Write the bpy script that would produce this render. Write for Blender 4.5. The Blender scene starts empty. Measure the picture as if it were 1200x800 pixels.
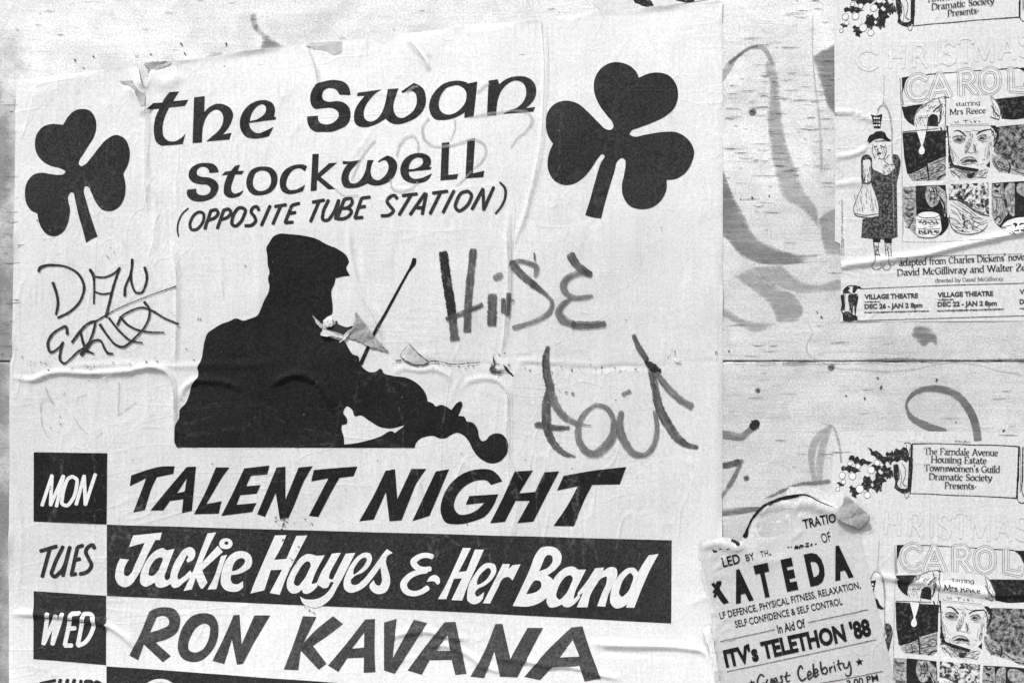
import bpy, math, random
import numpy as np
from mathutils import Vector
from mathutils.geometry import delaunay_2d_cdt

random.seed(7)
np.random.seed(7)
S = bpy.context.scene
COL = S.collection

# ------------------------------------------------------------------ camera, sky, sun, exposure
PX = 0.001            # one photograph pixel on the wall is one millimetre
CZ = 1.6              # height of the picture's centre above the pavement
cam = bpy.data.cameras.new("camera")
cam.lens = 50.0
cam.sensor_width = 36.0
cam.clip_start = 0.05
cam.clip_end = 200.0
camo = bpy.data.objects.new("camera", cam)
camo.location = (0.0, -1.2 * 50.0 / 36.0, CZ)
camo.rotation_euler = (math.radians(90), 0, 0)
COL.objects.link(camo)
S.camera = camo

SUN_EL, SUN_AZ = math.radians(52), math.radians(-28)     # azimuth off the wall's normal, to the left
w = bpy.data.worlds.new("World")
S.world = w
w.use_nodes = True
nt = w.node_tree
sky = nt.nodes.new("ShaderNodeTexSky")
sky.sky_type = 'NISHITA'
sky.sun_disc = False
sky.sun_elevation = SUN_EL
sky.sun_rotation = math.radians(180 + 28)
sky.dust_density = 3.0
bw = nt.nodes.new("ShaderNodeRGBToBW")                   # the photograph is monochrome
nt.links.new(sky.outputs[0], bw.inputs[0])
bg = nt.nodes["Background"]
nt.links.new(bw.outputs[0], bg.inputs[0])
bg.inputs[1].default_value = 0.075
sun = bpy.data.lights.new("sun", 'SUN')
sun.energy = 1.5
sun.angle = math.radians(11)
sun.color = (1, 1, 1)
suno = bpy.data.objects.new("sun", sun)
dirv = Vector((math.sin(SUN_AZ) * math.cos(SUN_EL), -math.cos(SUN_AZ) * math.cos(SUN_EL), math.sin(SUN_EL)))
suno.rotation_euler = dirv.to_track_quat('Z', 'Y').to_euler()
suno.location = (-2, -4, 6)
COL.objects.link(suno)
S.view_settings.view_transform = 'Standard'
S.view_settings.look = 'None'
S.view_settings.gamma = 1.0
S.view_settings.exposure = 1.0

# ------------------------------------------------------------------ materials
class NB:
    def __init__(s, name):
        s.m = bpy.data.materials.new(name)
        s.m.use_nodes = True
        s.t = s.m.node_tree
        s.b = s.t.nodes["Principled BSDF"]
        s.b.inputs["Roughness"].default_value = 0.85
        s.b.inputs["Specular IOR Level"].default_value = 0.25
        s.geo = s.t.nodes.new("ShaderNodeNewGeometry")
        s.pos = s.geo.outputs["Position"]
    def n(s, k, **kw):
        x = s.t.nodes.new(k)
        for a, b in kw.items():
            setattr(x, a, b)
        return x
    def link(s, a, b):
        s.t.links.new(a, b)
    def noise(s, scale, detail=2.0, rough=0.5, sxyz=(1, 1, 1), src=None, dist=0.0):
        mp = s.n("ShaderNodeMapping")
        mp.inputs["Scale"].default_value = sxyz
        s.link(src or s.pos, mp.inputs["Vector"])
        x = s.n("ShaderNodeTexNoise")
        x.inputs["Scale"].default_value = scale
        x.inputs["Detail"].default_value = detail
        x.inputs["Roughness"].default_value = rough
        x.inputs["Distortion"].default_value = dist
        s.link(mp.outputs[0], x.inputs["Vector"])
        return x.outputs["Fac"]
    def rmap(s, v, a, b, c, d, clamp=True):
        x = s.n("ShaderNodeMapRange", clamp=clamp)
        for i, q in enumerate((a, b, c, d)):
            x.inputs[i + 1].default_value = q
        s.link(v, x.inputs[0])
        return x.outputs[0]
    def math(s, op, a, b=None):
        x = s.n("ShaderNodeMath", operation=op)
        for i, q in enumerate((a, b)):
            if q is None:
                continue
            if isinstance(q, (int, float)):
                x.inputs[i].default_value = q
            else:
                s.link(q, x.inputs[i])
        return x.outputs[0]
    def mul(s, a, b): return s.math('MULTIPLY', a, b)
    def sub(s, a, b): return s.math('SUBTRACT', a, b)
    def add(s, a, b): return s.math('ADD', a, b)
    def xyz(s):
        x = s.n("ShaderNodeSeparateXYZ")
        s.link(s.pos, x.inputs[0])
        return x.outputs
    def color(s, v):
        x = s.n("ShaderNodeCombineColor")
        for i in range(3):
            s.link(v, x.inputs[i])
        s.link(x.outputs[0], s.b.inputs["Base Color"])
    def bump(s, v, dist, strength=1.0):
        x = s.n("ShaderNodeBump")
        x.inputs["Distance"].default_value = dist
        x.inputs["Strength"].default_value = strength
        s.link(v, x.inputs["Height"])
        s.link(x.outputs[0], s.b.inputs["Normal"])
    def crease(s):           # fine sharp creases left where the wet sheet bubbled
        out = None
        for sc, st, dp in ((7, (2.6, 1, 0.7), 1.4), (16, (1.6, 1, 1.0), 0.6), (9, (0.6, 1, 2.4), 0.7)):
            n = s.noise(sc, 2, 0.5, st, dist=0.5)
            d = s.math('ABSOLUTE', s.sub(n, 0.5))
            r = s.rmap(d, 0.0, 0.022, dp, 0.0)
            k = s.rmap(s.noise(sc * .35, 1, 0.5), 0.48, 0.62, 0.0, 1.0)
            r = s.mul(r, k)
            out = r if out is None else s.add(out, r)
        return out
    def grain(s, amp):       # tooth of the paper: a value about 1
        a = s.noise(430, 1.5, 0.6)
        return s.rmap(a, 0.25, 0.75, 1 - amp, 1 + amp, False)

def paper_mat(name, base, dirt=0.12, band=0.0, grainy=0.05, specks=0.5):
    b = NB(name)
    big = b.noise(4.0, 4, 0.6)
    v = b.rmap(big, 0.3, 0.7, base * (1 - dirt * 0.5), base * (1 + dirt * 0.35))
    # fibres and the grain of the ply printing through, upright and level
    f1 = b.noise(60, 3, 0.6, (4.5, 1, 0.35))
    f2 = b.noise(60, 3, 0.6, (0.3, 1, 5.0))
    v = b.mul(v, b.rmap(f1, 0.3, 0.7, 1 - 0.06, 1.03, False))
    v = b.mul(v, b.rmap(f2, 0.3, 0.7, 1 - 0.03, 1.025, False))
    v = b.mul(v, b.grain(grainy * 2.5))
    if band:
        # dimmer light over the middle of the sheet, painted into its colour
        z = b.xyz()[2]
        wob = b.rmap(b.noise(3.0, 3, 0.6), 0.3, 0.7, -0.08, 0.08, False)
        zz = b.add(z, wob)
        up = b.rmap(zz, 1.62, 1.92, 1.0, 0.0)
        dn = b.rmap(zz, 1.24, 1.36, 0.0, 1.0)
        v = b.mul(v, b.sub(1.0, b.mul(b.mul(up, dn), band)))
    if specks:
        sp = b.noise(95, 4, 0.75)
        v = b.mul(v, b.rmap(sp, 0.70, 0.80, 1.0, 1 - specks))
    b.color(v)
    h = b.add(b.mul(f1, 0.7), b.mul(f2, 0.5))
    b.bump(b.add(h, b.crease()), 0.0014, 0.30)
    return b.m

def ink_mat(name, base, var=0.34, worn=0.0):
    b = NB(name)
    b.b.inputs["Roughness"].default_value = 0.8
    b.b.inputs["Specular IOR Level"].default_value = 0.08
    v = b.rmap(b.noise(9, 5, 0.65), 0.3, 0.7, base * (1 - var * .7), base * (1 + var * .7))
    f1 = b.noise(150, 3, 0.7, (0.5, 1, 3.0))
    v = b.mul(v, b.rmap(f1, 0.3, 0.7, 0.88, 1.14, False))
    v = b.mul(v, b.rmap(b.noise(420, 2, 0.6), 0.3, 0.7, 0.5, 1.55, False))
    sp = b.noise(160, 4, 0.8)
    v = b.add(v, b.rmap(sp, 0.66 - worn * 0.1, 0.80, 0.0, 0.22))
    cr = b.crease()
    v = b.add(v, b.mul(b.mul(cr, b.rmap(b.noise(200, 3, .7), .45, .6, 0, 1)), 0.05))
    b.color(v)
    b.bump(b.add(b.noise(60, 3, 0.6, (4.5, 1, 0.35)), cr), 0.0014, 0.36)
    return b.m

def marker_mat(name, lo, hi, alpha_lo=0.55, alpha_hi=1.0):
    b = NB(name)
    tc = b.n("ShaderNodeTexCoord")
    uv = tc.outputs["UV"]
    st = b.noise(1.0, 4, 0.65, (4.0, 0.03, 1), uv)
    bl = b.noise(1.0, 3, 0.6, (0.6, 0.045, 1), uv)
    v = b.rmap(b.add(b.mul(st, 0.5), b.mul(bl, 0.5)), 0.34, 0.66, lo, hi)
    v = b.mul(v, b.rmap(b.noise(500, 2, 0.6), 0.3, 0.7, 0.85, 1.15, False))
    b.color(v)
    a = b.mul(b.rmap(b.noise(1.0, 5, 0.75, (3.5, 0.06, 1), uv), 0.36, 0.56, alpha_lo, alpha_hi), b.rmap(b.noise(170, 3, 0.7, (1.2, 1, 1.6)), 0.34, 0.48, 0.6, 1.0))
    b.link(a, b.b.inputs["Alpha"])
    return b.m

def mottle_mat(name, lo, hi, scale, thr=0.5, soft=0.1, sxyz=(1, 1, 1)):
    b = NB(name)
    n = b.noise(scale, 4, 0.7, sxyz)
    v = b.rmap(n, thr - soft, thr + soft, lo, hi)
    v = b.mul(v, b.grain(0.1))
    b.color(v)
    return b.m

def wood_mat(name, base):
    b = NB(name)
    b.b.inputs["Roughness"].default_value = 0.9
    x, y, z = b.xyz()
    g1 = b.noise(18, 6, 0.7, (0.35, 1, 5.5))            # long level grain
    g2 = b.noise(70, 4, 0.7, (0.22, 1, 4.2), dist=0.4)
    v = b.rmap(b.noise(7, 6, 0.7), 0.3, 0.7, base * 0.80, base * 1.08)
    v = b.mul(v, b.rmap(g1, 0.3, 0.7, 0.88, 1.07, False))
    # open checks in the face veneer
    brk = b.rmap(b.noise(22, 3, 0.6, (0.6, 1, 1)), 0.46, 0.62, 0.0, 1.0)
    chk = b.rmap(g2, 0.585, 0.66, 0.0, 1.0)
    v = b.mul(v, b.sub(1.0, b.mul(b.mul(chk, brk), 0.42)))
    # bare weathered patch at the left where the whitewash has gone
    wob = b.rmap(b.noise(14, 4, 0.7), 0.3, 0.7, -0.03, 0.03, False)
    lx = b.rmap(b.add(x, wob), -0.605, -0.555, 1.0, 0.0)
    lz = b.rmap(b.add(z, wob), 1.86, 1.96, 1.0, 0.0)
    v = b.mul(v, b.sub(1.0, b.mul(b.mul(lx, lz), 0.56)))
    pst = b.noise(11, 6, 0.72, (1, 1, 0.8), dist=1.2)
    v = b.mul(v, b.rmap(pst, 0.40, 0.52, 0.92, 1.03))
    v = b.mul(v, b.rmap(b.noise(38, 5, 0.75), 0.36, 0.5, 0.90, 1.0))
    # brighter light towards the top of the upper sheet, painted into the colour
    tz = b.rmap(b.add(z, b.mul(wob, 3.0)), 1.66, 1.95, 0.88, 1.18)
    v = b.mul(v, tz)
    v = b.mul(v, b.grain(0.24))
    sp = b.noise(110, 4, 0.8)
    v = b.mul(v, b.rmap(sp, 0.68, 0.76, 1.0, 0.45))
    b.color(v)
    b.bump(b.add(b.mul(g2, 0.8), b.mul(chk, -0.7)), 0.002, 0.25)
    return b.m

def brushed_mat(name, lo, hi, cover=0.9):
    """Thin paint dragged over the ply: it skips on the level grain and thins towards its edge."""
    b = NB(name)
    n = b.noise(26, 5, 0.7, (0.6, 1, 2.2))
    g = b.noise(46, 4, 0.75, (0.30, 1, 4.5))
    v = b.rmap(n, 0.35, 0.65, lo, hi)
    v = b.mul(v, b.grain(0.2))
    b.color(v)
    at = b.n("ShaderNodeAttribute", attribute_name="edge")
    e = b.add(at.outputs["Fac"], b.rmap(g, 0.3, 0.7, -0.35, 0.35, False))
    e = b.add(e, b.rmap(b.noise(30, 3, 0.6), 0.3, 0.7, -0.25, 0.25, False))
    a = b.mul(b.rmap(e, 0.0, 0.8, 0.0, cover), b.rmap(g, 0.36, 0.56, 0.66, 1.0))
    a = b.mul(a, b.rmap(b.noise(12, 4, 0.7), 0.35, 0.6, 0.7, 1.0))
    b.link(a, b.b.inputs["Alpha"])
    return b.m

def plain_mat(name, v0, rough=0.7, metal=0.0, scale=60, var=0.2):
    b = NB(name)
    b.b.inputs["Roughness"].default_value = rough
    b.b.inputs["Metallic"].default_value = metal
    b.color(b.rmap(b.noise(scale, 4, 0.7), 0.3, 0.7, v0 * (1 - var), v0 * (1 + var)))
    return b.m

M = dict(
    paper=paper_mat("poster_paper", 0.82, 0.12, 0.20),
    knock=paper_mat("poster_paper_in_lettering", 0.76, 0.08, 0.0),
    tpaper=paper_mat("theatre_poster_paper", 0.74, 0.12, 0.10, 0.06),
    fpaper=paper_mat("flyer_paper", 0.57, 0.14, 0.0, 0.06),
    fback=paper_mat("flyer_paper_back", 0.33, 0.3, 0.0, 0.08),
    torn=paper_mat("torn_paper_edge", 0.80, 0.1, 0.0, 0.05, 0.0),
    back=paper_mat("grey_back_of_poster_paper", 0.38, 0.3, 0.0, 0.12, 0.3),
    ink=ink_mat("black_printing_ink", 0.016),
    inkt=ink_mat("faded_title_ink", 0.033),
    inkb=ink_mat("faded_banner_ink", 0.030),
    inkg=ink_mat("washed_out_ink", 0.068),
    inkf=ink_mat("flyer_ink", 0.014, 0.1),
    inks=ink_mat("thin_grey_ink", 0.10),
    pale=ink_mat("pale_outline_ink", 0.33),
    hard=ink_mat("theatre_poster_black_ink", 0.022),
    pen=ink_mat("black_felt_pen", 0.030),
    mark=marker_mat("worn_felt_marker", 0.015, 0.15, 0.55, 1.0),
    markd=marker_mat("wet_felt_marker", 0.005, 0.035, 0.9, 1.0),
    markl=marker_mat("dry_felt_marker", 0.08, 0.22, 0.40, 1.0),
    ghost=marker_mat("ghost_of_marker", 0.36, 0.50, 0.10, 0.60),
    spray=brushed_mat("grey_paint_on_ply", 0.12, 0.24, 0.80),
    sprayl=brushed_mat("thin_grey_paint_on_ply", 0.24, 0.38, 0.60),
    spraym=brushed_mat("grey_brush_paint_on_ply", 0.12, 0.20, 1.0),
    coat=mottle_mat("dark_tweed_print", 0.012, 0.20, 420, 0.55, 0.12),
    night=mottle_mat("dark_photograph_print", 0.010, 0.12, 210, 0.62, 0.12),
    nightl=mottle_mat("grey_photograph_print", 0.02, 0.45, 190, 0.55, 0.14),
    mid=mottle_mat("mid_grey_photograph_print", 0.12, 0.55, 260, 0.5, 0.15),
    busy=mottle_mat("contrasty_photograph_print", 0.02, 0.72, 200, 0.50, 0.06),
    face=mottle_mat("light_photograph_print", 0.62, 0.74, 90, 0.5, 0.2),
    holly=mottle_mat("holly_leaf_print", 0.02, 0.30, 330, 0.62, 0.06),
    wood=wood_mat("whitewashed_plywood", 0.73),
    fwhite=paper_mat("flyer_torn_white_stock", 0.66, 0.30, 0.0, 0.08, 0.3),
    fgrey=paper_mat("flyer_grey_skin", 0.52, 0.35, 0.0, 0.08, 0.3),
    fgrey2=paper_mat("flyer_pale_skin", 0.64, 0.4, 0.0, 0.08, 0.3),
    tpaper2=paper_mat("dirty_torn_paper", 0.52, 0.35, 0.0, 0.08, 0.3),
    steel=plain_mat("dull_screw_steel", 0.22, 0.5, 0.6, 400),
    timber=plain_mat("sawn_batten_timber", 0.35, 0.9, 0, 30),
    gap=plain_mat("dark_hole_and_shade", 0.03, 0.9),
    slab=plain_mat("concrete_paving", 0.28, 0.9, 0, 12),
    road=plain_mat("asphalt", 0.05, 0.9, 0, 90),
)

# ------------------------------------------------------------------ geometry helpers
def W3(x, y, h):
    return ((x - 600) * PX, -h * PX, CZ - (y - 400) * PX)

def link(name, verts, faces, mat, parent=None, smooth=True, uv=None, kind=None, label=None):
    """One mesh object; verts given in world metres, stored relative to the parent's place."""
    me = bpy.data.meshes.new(name)
    off = np.array(parent_loc(parent))
    v = np.asarray(verts, dtype=float) - off
    me.from_pydata(v.tolist(), [], faces)
    me.materials.append(mat)
    if smooth:
        me.polygons.foreach_set("use_smooth", [True] * len(me.polygons))
    if uv is not None:
        ul = me.uv_layers.new(name="UVMap")
        idx = np.zeros(len(me.loops), dtype=np.int32)
        me.loops.foreach_get("vertex_index", idx)
        ul.data.foreach_set("uv", np.asarray(uv, dtype=float)[idx].ravel())
    me.update()
    o = bpy.data.objects.new(name, me)
    COL.objects.link(o)
    if parent is not None:
        o.parent = parent
    if kind: o["kind"] = kind
    if label: o["label"] = label
    return o

def parent_loc(p):
    r = Vector((0, 0, 0))
    while p is not None:
        r += Vector(p.location)
        p = p.parent
    return r

def thing(name, label, cat, px, py, h=0.0, group=None):
    o = bpy.data.objects.new(name, None)
    COL.objects.link(o)
    o.empty_display_size = 0.05
    o.location = W3(px, py, h)
    o["label"] = label
    o["category"] = cat
    if group: o["group"] = group
    return o

def toks(s):
    out = []
    for t in s.split():
        c = t.endswith('*')
        t = t.rstrip('*')
        q = [float(a) for a in t.split(',')]
        out.append((q, c))
    return out

def curve(pts, corner, closed, step=1.6):
    """Smooth curve through points, sharp at the corners. pts: n x k array (k>=2)."""
    P = np.asarray(pts, float)
    n = len(P)
    res = []
    segs = n if closed else n - 1
    def tang(i, seg_dir):
        if corner[i] or (not closed and i in (0, n - 1)):
            return seg_dir
        a, b, c = P[(i - 1) % n], P[i], P[(i + 1) % n]
        d0 = max(np.hypot(*(b - a)[:2]), 1e-6)
        d1 = max(np.hypot(*(c - b)[:2]), 1e-6)
        return ((b - a) / d0 * d1 + (c - b) / d1 * d0) / (d0 + d1)
    for i in range(segs):
        a, b = P[i], P[(i + 1) % n]
        L = max(np.hypot(*(b - a)[:2]), 1e-6)
        dr = (b - a) / L
        m0, m1 = tang(i, dr) * L, tang((i + 1) % n, dr) * L
        k = max(1, int(math.ceil(L / step)))
        if corner[i] and corner[(i + 1) % n]:
            k = max(1, int(L / 6))
        for j in range(k):
            t = j / k
            h = (2 * t**3 - 3 * t**2 + 1) * a + (t**3 - 2 * t**2 + t) * m0 + (-2 * t**3 + 3 * t**2) * b + (t**3 - t**2) * m1
            res.append(h)
    if not closed:
        res.append(P[-1])
    return np.array(res)

def contour(fr, s, fn=None):
    """Closed outline from a string in a frame (ox, oy, scale)."""
    ox, oy, k = fr
    T = toks(s)
    p = [(ox + q[0] / k, oy + q[1] / k) for q, c in T]
    if fn: p = [fn(*a) for a in p]
    return curve(p, [c for q, c in T], True)

class Surf:
    """Height of a pasted sheet above the wall, on a 1 px raster (in px = mm)."""
    def __init__(s, x0, y0, x1, y1, base, ripple=0.35, seed=1):
        s.x0, s.y0 = x0, y0
        s.w, s.h = int(x1 - x0) + 2, int(y1 - y0) + 2
        s.H = np.zeros((s.h, s.w))
        s.base = base
        rs = np.random.RandomState(seed)
        yy, xx = np.mgrid[0:s.h, 0:s.w]
        for i in range(26):
            wl = rs.uniform(28, 160)
            th = rs.choice([rs.uniform(-0.25, 0.25), rs.uniform(0, math.pi)])
            s.H += ripple * 0.28 * (wl / 100) * np.sin((xx * math.cos(th) + yy * math.sin(th)) * 2 * math.pi / wl + rs.uniform(0, 6.28))
    def ridge(s, pts, amp, width, skew=0.0, taper=0.12):
        T = toks(pts)
        c = curve([q[:2] for q, _ in T], [False] * len(T), False, 1.0)
        R = int(width * 3 + 3)
        lo = np.floor(c.min(0)).astype(int) - R
        hi = np.ceil(c.max(0)).astype(int) + R
        xa, ya = max(lo[0], s.x0), max(lo[1], s.y0)
        xb, yb = min(hi[0], s.x0 + s.w - 1), min(hi[1], s.y0 + s.h - 1)
        if xb <= xa or yb <= ya: return
        yy, xx = np.mgrid[ya:yb, xa:xb]
        best = np.full(xx.shape, 1e9)
        bt = np.zeros(xx.shape)
        sd = np.zeros(xx.shape)
        n = len(c)
        for i in range(n):
            dx, dy = xx - c[i, 0], yy - c[i, 1]
            d = dx * dx + dy * dy
            a, b = c[max(i - 1, 0)], c[min(i + 1, n - 1)]
            t = b - a
            cr = (t[0] * dy - t[1] * dx) / (np.hypot(*t) + 1e-9)
            m = d < best
            best[m] = d[m]; bt[m] = i / max(n - 1, 1); sd[m] = cr[m]
        d = np.sqrt(best)
        tp = np.clip(np.minimum(bt, 1 - bt) / taper, 0, 1) if taper > 0 else 1
        wloc = width * (1 + skew * np.sign(sd))
        s.H[ya - s.y0:yb - s.y0, xa - s.x0:xb - s.x0] += 1.3 * amp * tp * np.exp(-(d / wloc) ** 2)
    def bump(s, cx, cy, rx, ry, amp):
        yy, xx = np.mgrid[0:s.h, 0:s.w]
        s.H += amp * np.exp(-(((xx + s.x0 - cx) / rx) ** 2 + ((yy + s.y0 - cy) / ry) ** 2))
    def __call__(s, x, y):
        x = np.clip(np.asarray(x, float) - s.x0, 0, s.w - 1.001)
        y = np.clip(np.asarray(y, float) - s.y0, 0, s.h - 1.001)
        i, j = x.astype(int), y.astype(int)
        fx, fy = x - i, y - j
        H = s.H
        v = (H[j, i] * (1 - fx) + H[j, i + 1] * fx) * (1 - fy) + (H[j + 1, i] * (1 - fx) + H[j + 1, i + 1] * fx) * fy
        return s.base + np.maximum(v, -s.base * 0.6)

    def extra(s, x, y):
        """How far ink must stand proud of a coarse sheet mesh near a sharp crease."""
        if not hasattr(s, 'X'):
            H = s.H; m = H.copy()
            for dx in (-1, 0, 1):
                for dy in (-1, 0, 1):
                    m = np.maximum(m, np.roll(np.roll(H, dx, 1), dy, 0))
            s.X = (m - H) * 0.95
        i = np.clip(np.asarray(x, float) - s.x0, 0, s.w - 1).astype(int)
        j = np.clip(np.asarray(y, float) - s.y0, 0, s.h - 1).astype(int)
        return s.X[j, i]

class Flat:
    def __init__(s, h): s.h = h
    def __call__(s, x, y): return np.zeros_like(np.asarray(x, float)) + s.h

def drape(xy, surf, lift):
    xy = np.asarray(xy, float)
    h = surf(xy[:, 0], xy[:, 1]) + lift
    if isinstance(surf, Surf): h = h + surf.extra(xy[:, 0], xy[:, 1])
    return np.stack([(xy[:, 0] - 600) * PX, -h * PX, CZ - (xy[:, 1] - 400) * PX], 1)

def fill(solids, holes=(), grid=2.5):
    """Union of outlines minus holes, triangulated with inner points so that it can drape."""
    co, fc, hole_ids = [], [], set()
    for k, c in enumerate(list(solids) + list(holes)):
        base = len(co)
        # drop repeats
        pts = [c[0]]
        for q in c[1:]:
            if abs(q[0] - pts[-1][0]) + abs(q[1] - pts[-1][1]) > 0.05: pts.append(q)
        co += [Vector((float(q[0]), float(q[1]))) for q in pts]
        fc.append(list(range(base, base + len(pts))))
        q = np.array([(p[0], p[1]) for p in pts])
        if np.sum(q[:, 0] * np.roll(q[:, 1], -1) - np.roll(q[:, 0], -1) * q[:, 1]) < 0:
            fc[-1].reverse()
        if k >= len(solids): hole_ids.add(k)
    if grid:
        A = np.concatenate([np.asarray(c)[:, :2] for c in solids])
        x0, y0 = A.min(0); x1, y1 = A.max(0)
        if (x1 - x0) > grid * 2 and (y1 - y0) > grid * 2:
            for gx in np.arange(math.ceil(x0 / grid) * grid, x1, grid):
                for gy in np.arange(math.ceil(y0 / grid) * grid, y1, grid):
                    co.append(Vector((gx, gy)))
    v, e, f, ov, oe, of = delaunay_2d_cdt(co, [], fc, 1, 1e-4)
    out = []
    for t, src in zip(f, of):
        if not src or any(k in hole_ids for k in src): continue
        a, b, c = (v[i] for i in t[:3])
        if (b - a).cross(c - a) > 0: t = list(reversed(t))     # face the street
        out.append(list(t))
    used = sorted({i for t in out for i in t})
    mp = {u: i for i, u in enumerate(used)}
    return np.array([(v[i].x, v[i].y) for i in used]), [[mp[i] for i in t] for t in out]

def shape(name, fr, spec, surf, lift, mat, parent, fn=None, grid=2.5, label=None):
    """spec: outlines joined by '|', holes start with 'o'."""
    sol, hol = [], []
    for part in spec.split('|'):
        part = part.strip()
        if not part: continue
        f2 = fr
        if part.startswith('@'):                     # '@ox,oy,k ' changes the frame
            a, part = part[1:].split(' ', 1)
            f2 = tuple(float(q) for q in a.split(','))
            part = part.strip()
        if part.startswith('o'):
            hol.append(contour(f2, part[1:], fn))
        else:
            sol.append(contour(f2, part, fn))
    xy, fs = fill(sol, hol, grid)
    o = link(name, drape(xy, surf, lift), fs, mat, parent, label=label)
    if mat.name.endswith("on_ply"):
        E = np.concatenate(sol)
        d = np.array([np.hypot(*(E - p).T).min() for p in xy])
        at = o.data.attributes.new("edge", 'FLOAT', 'POINT')
        at.data.foreach_set("value", np.clip(.15 + d / 5.0, 0, 1))
    return o

class Rib:
    """Brush and pen strokes as ribbons that lie on a sheet."""
    def __init__(s): s.v, s.f, s.uv, s.k = [], [], [], 0
    def add(s, P, surf, lift, closed=False, cap=0.55, step=1.3, jit=0.0):
        """P: list of (x, y, w)."""
        P = np.asarray(P, float)
        if closed: P = np.vstack([P, P[:1]])
        n0 = len(P)
        c = curve(P, [False] * n0, False, step)
        if len(c) < 2: return
        t = np.gradient(c[:, :2], axis=0)
        t /= np.maximum(np.hypot(t[:, 0], t[:, 1]), 1e-9)[:, None]
        nrm = np.stack([-t[:, 1], t[:, 0]], 1)
        wd = c[:, 2].copy() / 2
        if jit: wd = wd * (1 + jit * np.random.uniform(-1, 1, len(wd)))
        if cap is not None and not closed:
            c = np.vstack([c[:1] - np.append(t[0] * wd[0] * 0.5, 0), c, c[-1:] + np.append(t[-1] * wd[-1] * 0.5, 0)])
            nrm = np.vstack([nrm[:1], nrm, nrm[-1:]])
            wd = np.concatenate([[wd[0] * cap], wd, [wd[-1] * cap]])
        dist = np.concatenate([[0], np.cumsum(np.hypot(*np.diff(c[:, :2], axis=0).T))])
        m = 3
        b = len(s.v)
        s.k += 1
        off = random.uniform(0, 50)
        for j in range(len(c)):
            for q in range(m):
                u = q / (m - 1)
                p = c[j, :2] + nrm[j] * wd[j] * (2 * u - 1)
                h = float(surf(p[0], p[1])) + (float(surf.extra(p[0], p[1])) if isinstance(surf, Surf) else 0.0) + lift + 0.005 * min(s.k, 60) + 0.0007 * s.k + dist[j] * 0.0004
                s.v.append(W3(p[0], p[1], h))
                s.uv.append((u + off, dist[j] + off))
        for j in range(len(c) - 1):
            for q in range(m - 1):
                a = b + j * m + q
                s.f.append([a, a + 1, a + m + 1, a + m])
    def build(s, name, mat, parent, label=None):
        o = link(name, s.v, s.f, mat, parent, uv=s.uv, label=label)
        if mat.name.endswith("on_ply"):
            at = o.data.attributes.new("edge", 'FLOAT', 'POINT')
            at.data.foreach_set("value", [0.5 if i % 3 != 1 else 1.0 for i in range(len(s.v))])
        return o

def strokes(fr, spec, w, surf, lift, rib=None, fn=None, closed=False, jit=0.0, cap=0.55):
    """spec: strokes joined by '|'; points 'x,y' or 'x,y,w' (w in px)."""
    ox, oy, k = fr
    rib = rib or Rib()
    for part in spec.split('|'):
        part = part.strip()
        if not part: continue
        T = toks(part)
        P, lw = [], w
        for q, c in T:
            if len(q) > 2: lw = q[2]
            x, y = ox + q[0] / k, oy + q[1] / k
            if fn: x, y = fn(x, y)
            P.append((x, y, lw))
        rib.add(P, surf, lift, closed, cap, jit=jit)
    return rib

def pen(name, fr, spec, w, surf, lift, mat, parent, fn=None, jit=0.0, closed=False, cap=0.55, label=None):
    if name in ('marker_scrawl', 'faint_scrawl', 'painted_loop'):
        o = None
        for i, part in enumerate(p for p in spec.split('|') if p.strip()):     # each stroke a part of its own
            o = strokes(fr, part, w, surf, lift + i * .012, None, fn, closed, jit, cap).build(name, mat, parent, None)
        return o
    o = strokes(fr, spec, w, surf, lift, None, fn, closed, jit, cap).build(name, mat, parent, label)
    if name in ('pattern', 'hair_line', 'coat_seam', 'bowl_line', 'fine_print', 'collar_line', 'frame_line', 'lamp_cord', 'side_note', 'hat_outline', 'face_line', 'leg_line', 'shoe_line', 'dribble_line', 'seam_line', 'tear_edge', 'candle_outline', 'torn_fibre'):
        o['kind'] = 'stuff'
    return o

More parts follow.
